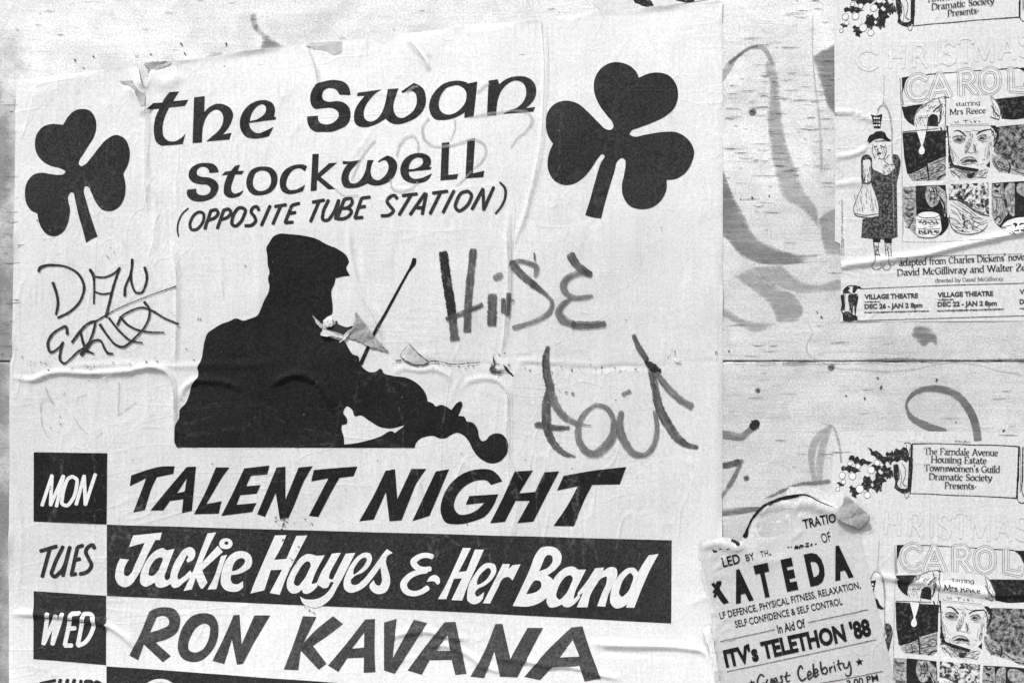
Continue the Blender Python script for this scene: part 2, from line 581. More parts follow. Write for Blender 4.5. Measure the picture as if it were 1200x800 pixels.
# a small serif alphabet drawn with a broad nib: x,y in tenths of an em, y up; strokes joined by '/'
SERIF = {
 'a': (4.6, "0.8,4.2 2,5 3.3,4.4 3.4,3/3.4,4.5 3.4,0.6 4.3,0/3.4,2.8 1.4,2.4 0.6,1.2 1.2,0.1 2.4,0.1 3.4,1"),
 'b': (5, "1,8 1,0.2/1,3.6 2.6,5 4.3,3.8 4.4,1.4 2.8,0 1,0.9"), 'c': (4.2, "3.8,4.2 2.4,5 0.8,3.8 0.7,1.4 2.2,0 3.8,0.8"),
 'd': (5.2, "4.2,8 4.2,0.1/4.2,4.2 2.6,5 0.8,3.8 0.7,1.2 2.2,0 4.2,0.9"), 'e': (4.4, "0.8,2.7 3.8,2.9 3.4,4.5 2.2,5 0.8,3.8 0.7,1.4 2.2,0 3.8,0.8"),
 'f': (3.2, "3.3,7.4 2.4,8 1.4,7 1.3,5 1.3,0/0.2,5 2.8,5"), 'g': (4.8, "4,5 4,-1 2.8,-2.4 0.8,-2/4,4.2 2.4,5 0.8,3.8 0.8,1.4 2.2,0.2 4,1"),
 'h': (5.2, "1,8 1,0/1,3.6 2.6,5 4.1,4.2 4.2,2.5 4.2,0"), 'i': (2.2, "1.1,5 1.1,0/1.1,6.8 1.1,7.3"), 'k': (5, "1,8 1,0/4,5 1.2,2.4/2,3 4.5,0"),
 'l': (2.2, "1.1,8 1.1,0"), 'm': (7.8, "1,5 1,0/1,3.8 2.4,5 3.7,4.2 3.9,2.5 3.9,0/3.9,3.8 5.4,5 6.7,4.2 6.9,2.5 6.9,0"), 'n': (5.2, "1,5 1,0/1,3.6 2.6,5 4.1,4.2 4.2,2.5 4.2,0"),
 'o': (5, "2.5,5 0.8,3.8 0.7,1.3 2.4,0 4.2,1.2 4.3,3.7 2.5,5"), 'p': (5, "1,5 1,-2.6/1,3.6 2.6,5 4.3,3.8 4.4,1.4 2.8,0 1,0.9"), 'r': (3.6, "1,5 1,0/1,3.4 2.2,4.9 3.4,4.6"),
 's': (3.8, "3.2,4.2 2,5 0.8,4.2 1.2,3 2.8,2.1 3.3,0.9 2.2,0 0.7,0.7"), 't': (3.2, "1.4,6.6 1.4,1 2.2,0.1 3.2,0.6/0.3,5 3,5"), 'u': (5.2, "1,5 1,1.2 2.2,0 4.1,1/4.1,5 4.1,0"),
 'v': (4.8, "0.5,5 2.5,0.2/4.5,5 2.5,0.2"), 'w': (7, "0.5,5 2.1,0.2/3.6,5 2.1,0.2/3.5,5 5.1,0.2/6.6,5 5.1,0.2"), 'y': (4.8, "0.5,5 2.6,0.4/4.5,5 2.4,-1 1.2,-2.4 0.5,-2"), 'z': (4.2, "0.7,4.9 3.6,4.9 0.7,0.1 3.7,0.1"),
 'A': (6.8, "0.7,0 3.4,7.5/3.4,7.5 6.2,0/1.6,2.6 5.2,2.6"), 'B': (6, "1.2,7.5 1.2,0/1.2,7.4 4.2,7.2 4.6,5.2 3,4 1.2,4/3,4 5.2,3 5,0.8 3,0.1 1.2,0.1"), 'C': (6.4, "5.7,6.2 3.6,7.6 1.2,6 0.8,3 2.2,0.4 4.2,0 5.8,1.4"),
 'D': (7, "1.2,7.5 1.2,0/1.2,7.4 4,7.2 6.1,5.4 6.1,2.2 4.2,0.3 1.2,0.1"), 'E': (5.6, "1.2,7.5 1.2,0/1.2,7.4 5,7.4 5,6.5/1.2,3.9 4,3.9/1.2,0.1 5.2,0.1 5.2,1.2"), 'F': (5.2, "1.2,7.5 1.2,0/1.2,7.4 5,7.4 5,6.4/1.2,3.9 4,3.9"),
 'G': (6.8, "5.8,6.4 3.6,7.6 1.2,6 0.8,3 2.2,0.4 4.4,0 5.8,0.8 5.8,3.2/4.4,3.3 6.5,3.3"), 'H': (7.2, "1.2,7.5 1.2,0/6,7.5 6,0/1.2,3.9 6,3.9"), 'L': (5.4, "1.2,7.5 1.2,0/1.2,0.1 5.1,0.1 5.1,1.4"),
 'M': (8.4, "1.2,7.5 1,0/1.3,7.5 4.2,0.6/7.1,7.5 4.2,0.6/7.1,7.5 7.4,0"), 'P': (5.6, "1.2,7.5 1.2,0/1.2,7.4 4.2,7.2 5,5.4 4.2,3.9 1.2,3.6"), 'R': (6.2, "1.2,7.5 1.2,0/1.2,7.4 4.2,7.2 5,5.5 4.2,4 1.2,3.8/3,3.9 5.8,0"),
 'O': (7.2, "3.6,7.6 1.2,6.2 0.8,3.6 1.8,0.8 3.6,0 5.6,1 6.4,3.8 5.6,6.6 3.6,7.6"), 'S': (5, "4.4,6.4 2.8,7.6 1,6.6 1.2,4.8 3.6,3.2 4.4,1.6 3,0 0.8,0.8"), 'T': (6.2, "3.1,7.4 3.1,0/0.5,6.5 0.5,7.4 5.7,7.4 5.7,6.5"),
 'W': (9, "0.5,7.5 2.6,0.2/4.7,7.5 2.6,0.2/4.5,7.5 6.6,0.2/8.6,7.5 6.6,0.2"), 'Z': (5.8, "0.8,6.6 0.8,7.4 5,7.4 0.8,0.1 5.2,0.1 5.2,1.2"), 'I': (2.6, "1.3,7.5 1.3,0"), ' ': (3, ""), "'": (1.8, "0.9,8 0.6,6.6"), '-': (3, "0.5,2.6 2.5,2.6"), 'c2': (0, ""),
}
def serif(rib, text, p0, p1, cap, surf, lift, fn=None, thick=1.3, thin=0.42):
    """Set a line of the serif alphabet between two points of its baseline."""
    tot = sum(SERIF[c][0] for c in text)
    p0, p1 = np.array(p0, float), np.array(p1, float)
    d = p1 - p0; L = np.hypot(*d); d = d / L
    up = np.array([d[1], -d[0]])
    sx, sy = L / tot, cap / 7.5
    cx = 0.0
    def mp(x, y):
        q = p0 + d * (cx + x) * sx + up * y * sy
        return fn(*q) if fn else q
    em = (sx + sy) / 2
    for ch in text:
        adv, sp = SERIF[ch]
        for st in sp.split('/'):
            if not st: continue
            pts = [tuple(float(a) for a in t.split(',')) for t in st.split()]
            A_ = np.array(pts)
            t = np.gradient(A_, axis=0) if len(A_) > 1 else np.array([[0, 1]])
            t /= np.maximum(np.hypot(t[:, 0], t[:, 1]), 1e-6)[:, None]
            ww = (thin + (thick - thin) * np.abs(t[:, 1] * 0.92 - t[:, 0] * 0.38)) * em
            rib.add([(*mp(*q), wv) for q, wv in zip(pts, ww)], surf, lift, step=0.8, cap=0.9)
            for k in (0, -1):
                if abs(t[k, 1]) > 0.9 and pts[k][1] in (0.0, 5.0, 7.5, 8.0, -2.6) and len(pts) < 5:
                    x, y = pts[k]
                    rib.add([(*mp(x - 1.1, y), .5 * em), (*mp(x + 1.1, y), .5 * em)], surf, lift, step=0.8, cap=0.9)
        cx += adv

FONT = bpy.data.fonts.load('<builtin>')
def glyphs(text, weight=0.0, space=1.0):
    cu = bpy.data.curves.new("type", 'FONT')
    cu.font = FONT
    cu.body = text
    cu.offset = weight
    cu.space_character = space
    cu.resolution_u = 3
    cu.fill_mode = 'FRONT'
    o = bpy.data.objects.new("type", cu)
    COL.objects.link(o)
    dg = bpy.context.evaluated_depsgraph_get()
    me = bpy.data.meshes.new_from_object(o.evaluated_get(dg))
    v = np.array([tuple(q.co)[:2] for q in me.vertices])
    f = [list(p.vertices) for p in me.polygons]
    bpy.data.objects.remove(o)
    bpy.data.curves.remove(cu)
    bpy.data.meshes.remove(me)
    return v, f
CAP = glyphs("H")[0][:, 1].max()

class Type:
    def __init__(s): s.v, s.f, s.k = [], [], 0
    def put(s, text, p0, p1, cap, surf, lift, weight=0.0, shear=0.0, fn=None, space=1.0):
        v, f = glyphs(text, weight, space)
        x0, x1 = v[:, 0].min(), v[:, 0].max()
        p0, p1 = np.array(p0, float), np.array(p1, float)
        L = np.hypot(*(p1 - p0))
        d = (p1 - p0) / L
        up = np.array([d[1], -d[0]])
        yy = v[:, 1] / CAP * cap
        xx = (v[:, 0] - x0) / (x1 - x0) * (L - abs(shear) * cap * 0) + yy * shear
        q = p0 + np.outer(xx, d) + np.outer(yy, up)
        if fn: q = np.array([fn(a, b) for a, b in q])
        f = [t for p in f for t in ([p] if len(p) == 3 else [[p[0], p[i], p[i + 1]] for i in range(1, len(p) - 1)])]
        q = q.tolist()
        for _ in range(3 if cap > 14 else 1):          # fine enough to follow the folds
            mid, nf = {}, []
            def mp_(a, b_):
                k = (min(a, b_), max(a, b_))
                if k not in mid:
                    mid[k] = len(q); q.append([(q[a][0] + q[b_][0]) / 2, (q[a][1] + q[b_][1]) / 2])
                return mid[k]
            for a, b_, c in f:
                x, y, z = mp_(a, b_), mp_(b_, c), mp_(c, a)
                nf += [[a, x, z], [x, b_, y], [z, y, c], [x, y, z]]
            f = nf
        b = len(s.v)
        s.v += drape(np.array(q), surf, lift).tolist()
        for t in f:
            s.f.append([b + i for i in t])
        return s
    def build(s, name, mat, parent, label=None):
        # make every face look to the street
        V = np.array(s.v)
        F = []
        for t in s.f:
            a, b, c = V[t[0]], V[t[1]], V[t[2]]
            F.append(list(reversed(t)) if np.cross(b - a, c - a)[1] > 0 else t)
        return link(name, s.v, F, mat, parent, smooth=False, label=label)

def box(name, x0, x1, y0, y1, z0, z1, mat, parent, kind=None):
    v = [(x, y, z) for x in (x0, x1) for y in (y0, y1) for z in (z0, z1)]
    f = [(0, 1, 3, 2), (4, 6, 7, 5), (0, 4, 5, 1), (2, 3, 7, 6), (0, 2, 6, 4), (1, 5, 7, 3)]
    return link(name, v, [list(q) for q in f], mat, parent, smooth=False, kind=kind)

# ------------------------------------------------------------------ ground
box("pavement", -8, 8, -3.2, 0.4, -0.2, 0.0, M['slab'], None, kind="structure")
box("road", -40, 40, -40, -3.2, -0.3, -0.12, M['road'], None, kind="structure")

# ------------------------------------------------------------------ hoarding
hoard = thing("plywood_hoarding", "whitewashed plywood hoarding, weathered and scrawled with grey paint, behind all the posters", "hoarding", 600, 2000)
JY = 423.4                          # joint between the two rows of ply, in picture rows
zj = CZ - (JY - 400) * PX
def ply(x0, x1, z0, z1):
    """A sheet with a slightly worn, uneven edge, front face at y=0, 18 mm thick."""
    n = int((x1 - x0) / 0.006)
    xs = np.linspace(x0, x1, n)
    rs = np.random.RandomState(int(abs(x0 * 100) + z0 * 10) + 3)
    def edge():
        e = np.cumsum(rs.normal(0, 1, n)); e -= np.linspace(e[0], e[-1], n)
        e = e / (np.abs(e).max() + 1e-6) * 0.0006
        return e + rs.uniform(0, 1, n) ** 6 * 0.0012
    et, eb = edge(), edge()
    v, f = [], []
    for x, a, b in zip(xs, et, eb):
        zt, zb = z1 - abs(a), z0 + abs(b)
        v += [(x, 0.001, zt), (x, 0.0, zt - 0.0012), (x, 0.0, zb + 0.0012), (x, 0.001, zb), (x, 0.018, zb), (x, 0.018, zt)]
    for i in range(n - 1):
        for k in range(6):
            a, b = i * 6 + k, i * 6 + (k + 1) % 6
            f.append([a, b, b + 6, a + 6])
    f.append(list(range(6))[::-1]); f.append([(n - 1) * 6 + k for k in range(6)])
    f = [list(reversed(q)) for q in f]
    return link("plywood_sheet", v, f, M['wood'], hoard, smooth=False)
for (xa, xb) in ((-1.900, 0.915), (0.918, 3.3), (-4.3, -1.903)):
    ply(xa, xb, zj + 0.0003, zj + 1.219)
    ply(xa, xb, zj - 1.2200, zj - 0.0004)
for x in (-3.1, -1.9, -0.3, 0.9, 2.1):
    box("batten", x - 0.025, x + 0.025, 0.0185, 0.07, 0.0, zj + 1.2, M['timber'], hoard)
box("rail", -4.3, 3.3, 0.0705, 0.12, zj - 0.035, zj + 0.035, M['timber'], hoard)
box("kick_board", -4.3, 3.3, 0.001, 0.018, 0.0, zj - 1.2215, M['timber'], hoard)

WALL = Flat(0.3)
def screw(px, py, r, fill_=False):
    cx, _, cz = W3(px, py, 0)
    n = 18
    v, f = [(cx, -0.0006, cz)], []
    prof = ((0.35, -0.0005), (0.8, -0.0010), (1.0, -0.0007), (1.12, 0.0004), (1.3, -0.0002))
    for rr, yy in prof:
        for k in range(n):
            a = 2 * math.pi * k / n
            v.append((cx + r * PX * rr * math.cos(a), yy, cz + r * PX * rr * math.sin(a)))
    for k in range(n):
        f.append([0, 1 + k, 1 + (k + 1) % n])
        for j in range(len(prof) - 1):
            a, b = 1 + j * n + k, 1 + j * n + (k + 1) % n
            f.append([a, a + n, b + n, b])
    link("screw", v, [list(reversed(q)) for q in f], M['steel'], hoard)
    # the slot
    s = link("screw_slot", [W3(px - r * .6, py - r * .35, 1.15), W3(px + r * .55, py + r * .1, 1.15), W3(px + r * .5, py + r * .38, 1.15), W3(px - r * .65, py - r * .08, 1.15)],
             [[3, 2, 1, 0]], M['gap'], hoard, smooth=False)
for q in ((881.7, 131, 4.0), (974, 429.8, 3.6), (874.5, 559.6, 3.0), (888, 457, 2.6), (1290, 90, 4), (-90, 130, 4), (-90, 700, 4), (1290, 700, 4)):
    screw(*q)

A = (830, 190, 3.478)
Bq = (830, 0, 4.0)
Cq = (840, 400, 3.3333)
shape("paint_sweep", A, "58,20* 100,130 150,220 200,310 270,345 340,370 470,375* 400,405 300,420 220,415 130,380 80,320 30,280* 20,100*", WALL, 0, M['spray'], hoard, grid=4)
shape("paint_sweep", A, "175,428* 250,498 340,525 430,535 545,525* 545,482 440,495 380,482 300,421*", WALL, 0.01, M['sprayl'], hoard, grid=4)
shape("paint_sweep", A, "448,230* 490,195 560,180* 560,380* 472,372*", WALL, 0.02, M['sprayl'], hoard, grid=4)
shape("paint_sweep", A, "100,465* 172,430* 280,505 360,550 387,600 375,640 280,655* 260,600 190,530", WALL, 0.03, M['sprayl'], hoard, grid=4)
shape("paint_sweep", A, "30,590* 62,595 150,640 280,658* 200,695 120,665 62,632 30,620*", WALL, 0.04, M['sprayl'], hoard, grid=4)
shape("paint_sweep", (0, 0, 1), "896,75 904,64 911,84 915,120 920,160 931,192 942,222 957,244 961,270* 941,247 918,232 908,205 901,160 899,130 902,100", WALL, 0.05, M['sprayl'], hoard, grid=4)
shape("paint_sweep", Bq, "485,262* 620,190* 620,540* 585,530 530,400 495,300", WALL, 0.06, M['spray'], hoard, grid=4)
pen("painted_loop", Bq, "50,400,3 90,320,9 140,262,4 205,222,5 260,228,6 285,268,5 300,300,3", 5, WALL, 0.3, M['sprayl'], hoard, jit=0.15)
pen("painted_loop", Bq, "100,295,5 140,262,2.5 205,222,2.5 232,218,2", 5, WALL, 0.5, M['spray'], hoard, jit=0.2)
pen("painted_loop", Cq, "890,350,7 810,325,9 755,290,6 740,245,3 765,205,5 850,183,8 930,205,9 985,265,9.5 1015,350,9.5 1018,380,9.5", 8, WALL, 0.3, M['spraym'], hoard, jit=0.04, cap=0.9)
pen("painted_loop", Cq, "-10,358,10 40,364,10 100,370,9 130,345,8 145,325,7", 8, WALL, 0.3, M['spraym'], hoard, jit=0.05)
pen("painted_loop", Cq, "138,335,8 155,318,10 160,315,6", 8, WALL, 0.6, M['pen'], hoard, jit=0.2)
pen("painted_bar", Cq, "-10,487,7 40,482,7 88,470,8", 8, WALL, 0.3, M['mark'], hoard, jit=0.1)
pen("painted_bar", Cq, "15,610,4 60,540,5 98,462,4.5", 5, WALL, 0.9, M['spraym'], hoard, jit=0.08)
pen("painted_bar", (810, 560, 6.667), "200,270,9 300,262,8.5 420,248,7 545,236,4", 8, WALL, 0.3, M['spraym'], hoard, jit=0.05)
pen("painted_plume", Cq, "380,540,6 370,440,9 395,370,8 445,325,4", 6, WALL, 0.3, M['sprayl'], hoard, jit=0.06)
pen("painted_plume", Cq, "400,540,7 405,450,9 425,370,8 448,330,4 475,390,3 485,470,2.5", 6, WALL, 0.6, M['sprayl'], hoard, jit=0.06)
shape("paint_sweep", (240, 30, 3.75), "195,-40* 215,-55 240,10 290,50 355,100* 240,110* 250,60 215,20", WALL, 0.07, M['spray'], hoard, grid=4)
shape("paint_sweep", (240, 30, 3.75), "0,130 40,118 80,122 60,133 0,138", WALL, 0.08, M['spraym'], hoard, grid=4)
shape("paint_sweep", (980, 280, 5.4545), "500,560 560,555 610,575 650,655 645,690* 600,660 560,690 520,660 480,610", WALL, 0.07, M['spray'], hoard, grid=4)
pen("painted_line", Bq, "488,60,1.5 487,240,1.3 500,400,2 515,520,3 524,640,3 530,800,2.5", 2, WALL, 0.9, M['ghost'], hoard, jit=0.3)
pen("dribble_line", (840, 380, 3.3333), "400,143,1.5 480,172,1.3 560,176 640,182,1.6 720,180 780,172,1.5 830,160,1.2 960,150,1 1040,162 1100,180,1.2 1165,190,2.5 1200,196,1.2 1300,200,1", 1.2, WALL, 0.4, M['ghost'], hoard, jit=0.5)
pen("dribble_line", (840, 380, 3.3333), "360,0,1.8 372,35,1.2 352,70,1.6 352,105,1.6 375,128,1.2 400,140,1", 1.5, WALL, 0.9, M['ghost'], hoard, jit=0.5)
pen("dribble_line", (840, 380, 3.3333), "395,112,1.2 450,105 540,100,1.4 620,104 700,108,1.2 790,104,1", 1.2, WALL, 1.2, M['ghost'], hoard, jit=0.5)
# the joint itself: a dark line along the open seam, broken where old paper bridges it
pen("seam_line", (840, 380, 3.3333), "255,151,1.6 330,149,1.8 400,144,1.3 |410,144,1.6 470,145,1.6 520,143,1.2|540,143,1.4 620,138,2.4 720,136,3 800,139,2.4 900,140,1.8 1000,139,1.4 1100,137,1.6 1200,137,2 1400,136,1.8|60,147,1 110,146,.8|150,148,.8 230,150,1", 1.5, WALL, 1.5, M['markl'], hoard, jit=0.5)
rb = Rib()
random.seed(33)
for i in range(230):
    zone = random.random()
    if zone < .55: x, y = random.uniform(846, 978), random.gauss(150, 75)
    elif zone < .68: x, y = random.uniform(-2, 18), random.uniform(90, 440)
    elif zone < .84: x, y = random.uniform(848, 1195), random.uniform(380, 560)
    else: x, y = random.uniform(0, 700), random.uniform(0, 85)
    L = random.uniform(3, 24) * (0.5 if zone > .84 else 1)
    wv = random.uniform(.25, .75)
    rb.add([(x, y, wv * .4), (x + L * .4, y + random.uniform(-.8, .8), wv), (x + L, y + random.uniform(-1.4, 1.0), wv * .4)], WALL, 0.25, jit=.4)
rb.build("veneer_checks", M['inks'], hoard)['kind'] = 'stuff'
random.seed(21)
for (x, y) in ((957, 365), (962, 371), (868, 233), (882, 232), (901, 230), (853, 411), (990, 463), (1029, 443), (1033, 452), (1013, 466), (1098, 444), (1120, 494), (1177, 503), (88, 70), (98, 80), (110, 66), (216, 62), (212, 51), (265, 51), (176, 64)):
    pen("dirt_speck", (0, 0, 1), "%g,%g,%g %g,%g,%g" % (x, y, random.uniform(1.2, 2.6), x + random.uniform(-2.5, 2.5), y + random.uniform(-1, 3), random.uniform(.8, 2)), 2, WALL, 0.7, M['inkg'], hoard, jit=0.3)

# ------------------------------------------------------------------ the big gig poster
gig = thing("gig_poster", "large white pub music poster with a black fiddler silhouette, two shamrocks and felt-pen scrawls", "poster", 430, 1160)
G = Surf(0, -10, 870, 1170, 1.1, 0.5, 4)
R = G.ridge
R("12,441 35,445 60,437 110,437 150,434 185,431 197,436 204,452 205,480 204,520", 3.4, 2.6, 0.1)
R("60,430 150,427 205,429 255,427 300,427 335,420", 1.2, 3.0)
R("118,446 130,440 160,436", 1.0, 2.5)
R("212,470 216,455 226,447 250,446 270,449 285,458", 3.0, 2.3)
R("318,452 335,441 352,438 368,444 383,462 392,482", 3.6, 2.5)
R("345,437 356,440 370,447", 1.0, 2)
R("460,440 470,432 490,434 512,433 524,440 530,450", 1.3, 2.4)
R("538,462 548,448 566,443 584,446 593,456 595,480 594,520 598,538 608,556 620,570", 1.5, 2.4)
R("605,470 600,460 602,440 612,424 640,425 700,428", .7, 3.5)
R("498,423 540,426 590,427", -1.6, 1.6)
R("600,427 640,428 700,432 735,429 752,430 800,425 847,422", -1.9, 1.5)
R("602,418 625,417", -1.2, 1.2)
R("636,18 639,60 638,120 634,175 625,215 612,262 600,290", 2.2, 2.0)
R("643,24 646,80 645,150 638,200", 0.7, 2.4)
R("595,245 596,300 596,345 592,390 588,420", 2.8, 1.8)
R("600,255 601,330 598,380", -1.0, 1.4)
R("171,104 172,150 171,200 174,250", 2.0, 1.8)
R("203,282 206,300 208,340 207,400 205,428", 2.0, 1.9)
R("240,255 256,290 262,350", 0.8, 2.5)
R("166,210 178,222 182,250 180,300", 1.0, 3)
R("355,50 364,70 371,95 374,118", 2.8, 2.4)
R("362,52 374,75 380,105", -1.2, 3.2)
R("476,44 486,57 498,72 503,84", 3.0, 1.8)
R("488,46 495,55 503,68", 1.2, 1.8)
R("525,55 531,80 534,95", 0.7, 2.2)
R("408,262 411,300 420,335 437,370 449,400", 2.0, 2.4)
R("415,290 425,325 445,365", -1.0, 3.0)
R("465,380 475,395 487,410", 0.9, 1.6)
R("470,360 480,385 492,405", 0.7, 1.4)
R("8,718 45,719 90,723 120,729 145,744 165,765", 2.8, 2.6)
R("40,725 85,729 118,735", -1.6, 2.4)
R("455,746 475,741 500,739 520,744 550,748", 2.4, 2.6)
R("500,754 532,758 548,766 562,776 590,788", 2.4, 2.6)
R("575,768 613,773 640,778 665,780 700,789 730,795", 2.6, 2.4)
R("660,785 690,787 705,793", -1.2, 2)
R("690,753 730,755 770,756 800,758 826,764 835,785 840,820", 3.0, 3.0)
R("700,763 750,765 790,767", -1.4, 2.6)
R("20,560 24,640 22,700", .6, 3); R("560,455 600,470", .4, 4)
R("128,99 145,94 160,98 168,106", -1.8, 4.0)
R("150,100 164,118 170,135", 2.2, 5.0)
R("172,80 190,98 215,88", 1.5, 7)
R("300,235 305,330 300,420", .5, 5); R("700,260 706,420 700,560", .5, 6); R("780,40 784,200", .6, 6)
for sx in np.arange(45, 840, 31.7):      # slack left by the paste brush
    R("%g,%g %g,%g %g,%g" % (sx, 60 + (sx * 7) % 190, sx + 2, 240 + (sx * 3) % 200, sx - 1, 420 + (sx * 5) % 300), 0.28, 4.5, 0, 0.3)
rz = random.Random(17)
for i in range(120):
    y_ = rz.choice((rz.uniform(20, 330), rz.uniform(430, 560), rz.uniform(700, 800)))
    x_ = rz.uniform(20, 835)
    a_ = rz.gauss(1.5, .35) if y_ < 600 else rz.gauss(.3, .8)
    l_ = rz.uniform(12, 60)
    R("%g,%g %g,%g %g,%g" % (x_, y_, x_ + l_ * .5 * math.cos(a_) + rz.uniform(-3, 3), y_ + l_ * .5 * math.sin(a_), x_ + l_ * math.cos(a_), y_ + l_ * math.sin(a_)), rz.choice((-1, 1, 1)) * rz.uniform(.25, .75), rz.uniform(1.3, 2.6), 0, .3)
for sx in np.arange(60, 780, 47.3):
    R("%g,500 %g,600 %g,%g" % (sx, sx + 3, sx, 690 + (sx * 3) % 100), 0.3, 4.0, 0, 0.3)
G.bump(405, 415, 16, 12, 2.5)
G.bump(585, 428, 12, 7, 1.6)
G.bump(495, 418, 12, 7, 1.5)
G.bump(830, 610, 20, 60, 1.2)

def interp(T):
    xs = np.array([q[0][0] for q in T]); ys = np.array([q[0][1] for q in T])
    return lambda x: np.interp(x, xs, ys)
ytop = interp(toks("12,94.5 19,93.5 60,89 100,84 130,80.5 160,78.2 163,80 165,90 167,98 170,104 173,101 174.5,93 176,80 178,74.6 210,71.5 222,71 245,68 272,63 300,59.5 352,53.5 356,52.5 374,51 400,48.4 436,45 470,41 500,37.5 560,30.5 628,23.5 634,25.5 640,21.5 680,17.5 700,14 760,9.5 800,6 846,0.5 900,-3"))
xl = interp([((a[1], a[0]), 0) for a, _ in toks("19,90 18,140 17,250 15,395 15,417 12,425 11.5,470 11.8,540 11,600 11,800 12,1160")])
xr = interp([((a[1], a[0]), 0) for a, _ in toks("846,-5 847,60 847.4,200 847,300 847,560 846,620 846,1160")])
rs = np.random.RandomState(5)
wj = np.cumsum(rs.normal(0, 0.12, 1300)); wj -= np.linspace(wj[0], wj[-1], 1300); wj = np.clip(wj, -0.8, 0.8)
def gig_sheet():
    st = 2.5
    X = np.concatenate([[0], np.arange(12.5, 846, st), [9999]])
    Yc = np.concatenate([np.arange(0, 850, st), np.arange(850, 1161, 10)])
    V, idx = [], {}
    nx, ny = len(X), len(Yc)
    gx = np.zeros((ny, nx)); gy = np.zeros((ny, nx))
    for j, y in enumerate(Yc):
        l = xl(y) + wj[int(y) % 1300] * .5; r = xr(y) + wj[(int(y) + 600) % 1300] * .3
        row = np.clip(X, l, r)
        gx[j] = row
        gy[j] = np.maximum(y, ytop(row) + wj[np.clip(row.astype(int), 0, 1299)] * .8)
    h = G(gx.ravel(), gy.ravel()).reshape(ny, nx)
    # press the outermost millimetres down on the wall
    eg = np.minimum(gx - xl(gy), xr(gy) - gx)
    eg = np.minimum(eg, gy - ytop(gx))
    lift_ = np.clip(np.sin(gy * .021 + 1) + .7 * np.sin(gx * .017 + gy * .05) + .5 * np.sin(gy * .11 + gx * .09) - .55, 0, 2) * 2.2
    h = np.where(eg < 6, (0.45 + lift_) + (h - 0.45 - lift_) * (np.clip(eg, 0, 6) / 6) ** .7, h)
    # the lifted lip either side of the tear at the top
    h += 5.0 * np.exp(-((gx - 166) / 7) ** 2 - ((gy - 96) / 9) ** 2)
    V = np.stack([(gx - 600) * PX, -h * PX, CZ - (gy - 400) * PX], 2).reshape(-1, 3)
    F = []
    ok = np.ones((ny - 1, nx - 1), bool)
    top_same = (np.abs(gy[1:, :-1] - gy[:-1, :-1]) < 1e-6) & (np.abs(gy[1:, 1:] - gy[:-1, 1:]) < 1e-6)
    side_same = (np.abs(gx[:-1, 1:] - gx[:-1, :-1]) < 1e-6) & (np.abs(gx[1:, 1:] - gx[1:, :-1]) < 1e-6)
    ok &= ~top_same & ~side_same
    for j, i in zip(*np.nonzero(ok)):
        a = j * nx + i
        F.append([a, a + nx, a + nx + 1, a + 1])
    used = np.unique(np.array(F).ravel())
    mp = -np.ones(len(V), int); mp[used] = np.arange(len(used))
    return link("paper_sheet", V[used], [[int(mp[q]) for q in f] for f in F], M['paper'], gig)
sheet = gig_sheet()
L1, L2, L3 = 0.40, 0.66, 0.92

shape("shamrock", (0, 100, 4), "298,186* 320,150 350,122 388,112 425,122 447,155 452,200 440,245 415,285 390,325 373,352 370,370 380,379 400,372 425,345 460,300 500,256 545,234 585,250 608,300 605,360 580,415* 590,470 583,530 560,570 520,590 485,585 455,555 430,505 413,475 400,473 394,490 405,540 425,610 445,670 459,708* 430,722 405,738* 390,680 370,610 352,530 345,505 335,501 325,512 330,590 322,640 300,685 262,707 225,700 198,670 183,630 178,601* 150,588 127,555 119,505 132,450 160,420 195,411 240,417 280,421 300,417 309,405 290,392 240,378 195,350 172,315 166,270 178,225 205,195 245,183 275,184", G, L1, M['inkt'], gig, label="smaller black shamrock tilted to the left")
shape("shamrock", (620, 60, 3.8095), "490,120* 530,103 575,97 625,112 658,155 664,205 650,250 610,290 550,320 490,343 455,358 448,372 462,381 520,374 600,362 660,364 710,395 736,445 725,500 690,550 650,572 614,575* 613,615 590,665 550,697 500,706 450,692 420,650 414,600 424,550 430,505 427,485 412,478 398,487 380,540 355,620 335,690 321,747* 285,742 250,732* 270,670 295,580 320,500 336,465 325,460 310,475 280,520 245,562 200,592 160,598 115,580 85,530 84,480 95,440 107,415* 85,380 75,330 85,270 120,234 165,223 215,235 260,270 310,320 345,350 365,352 376,340 372,320 345,285 310,235 290,180 293,125 320,80 360,55 400,51 445,65 475,90", G, L1, M['inkt'], gig, label="larger black shamrock leaning to the right")

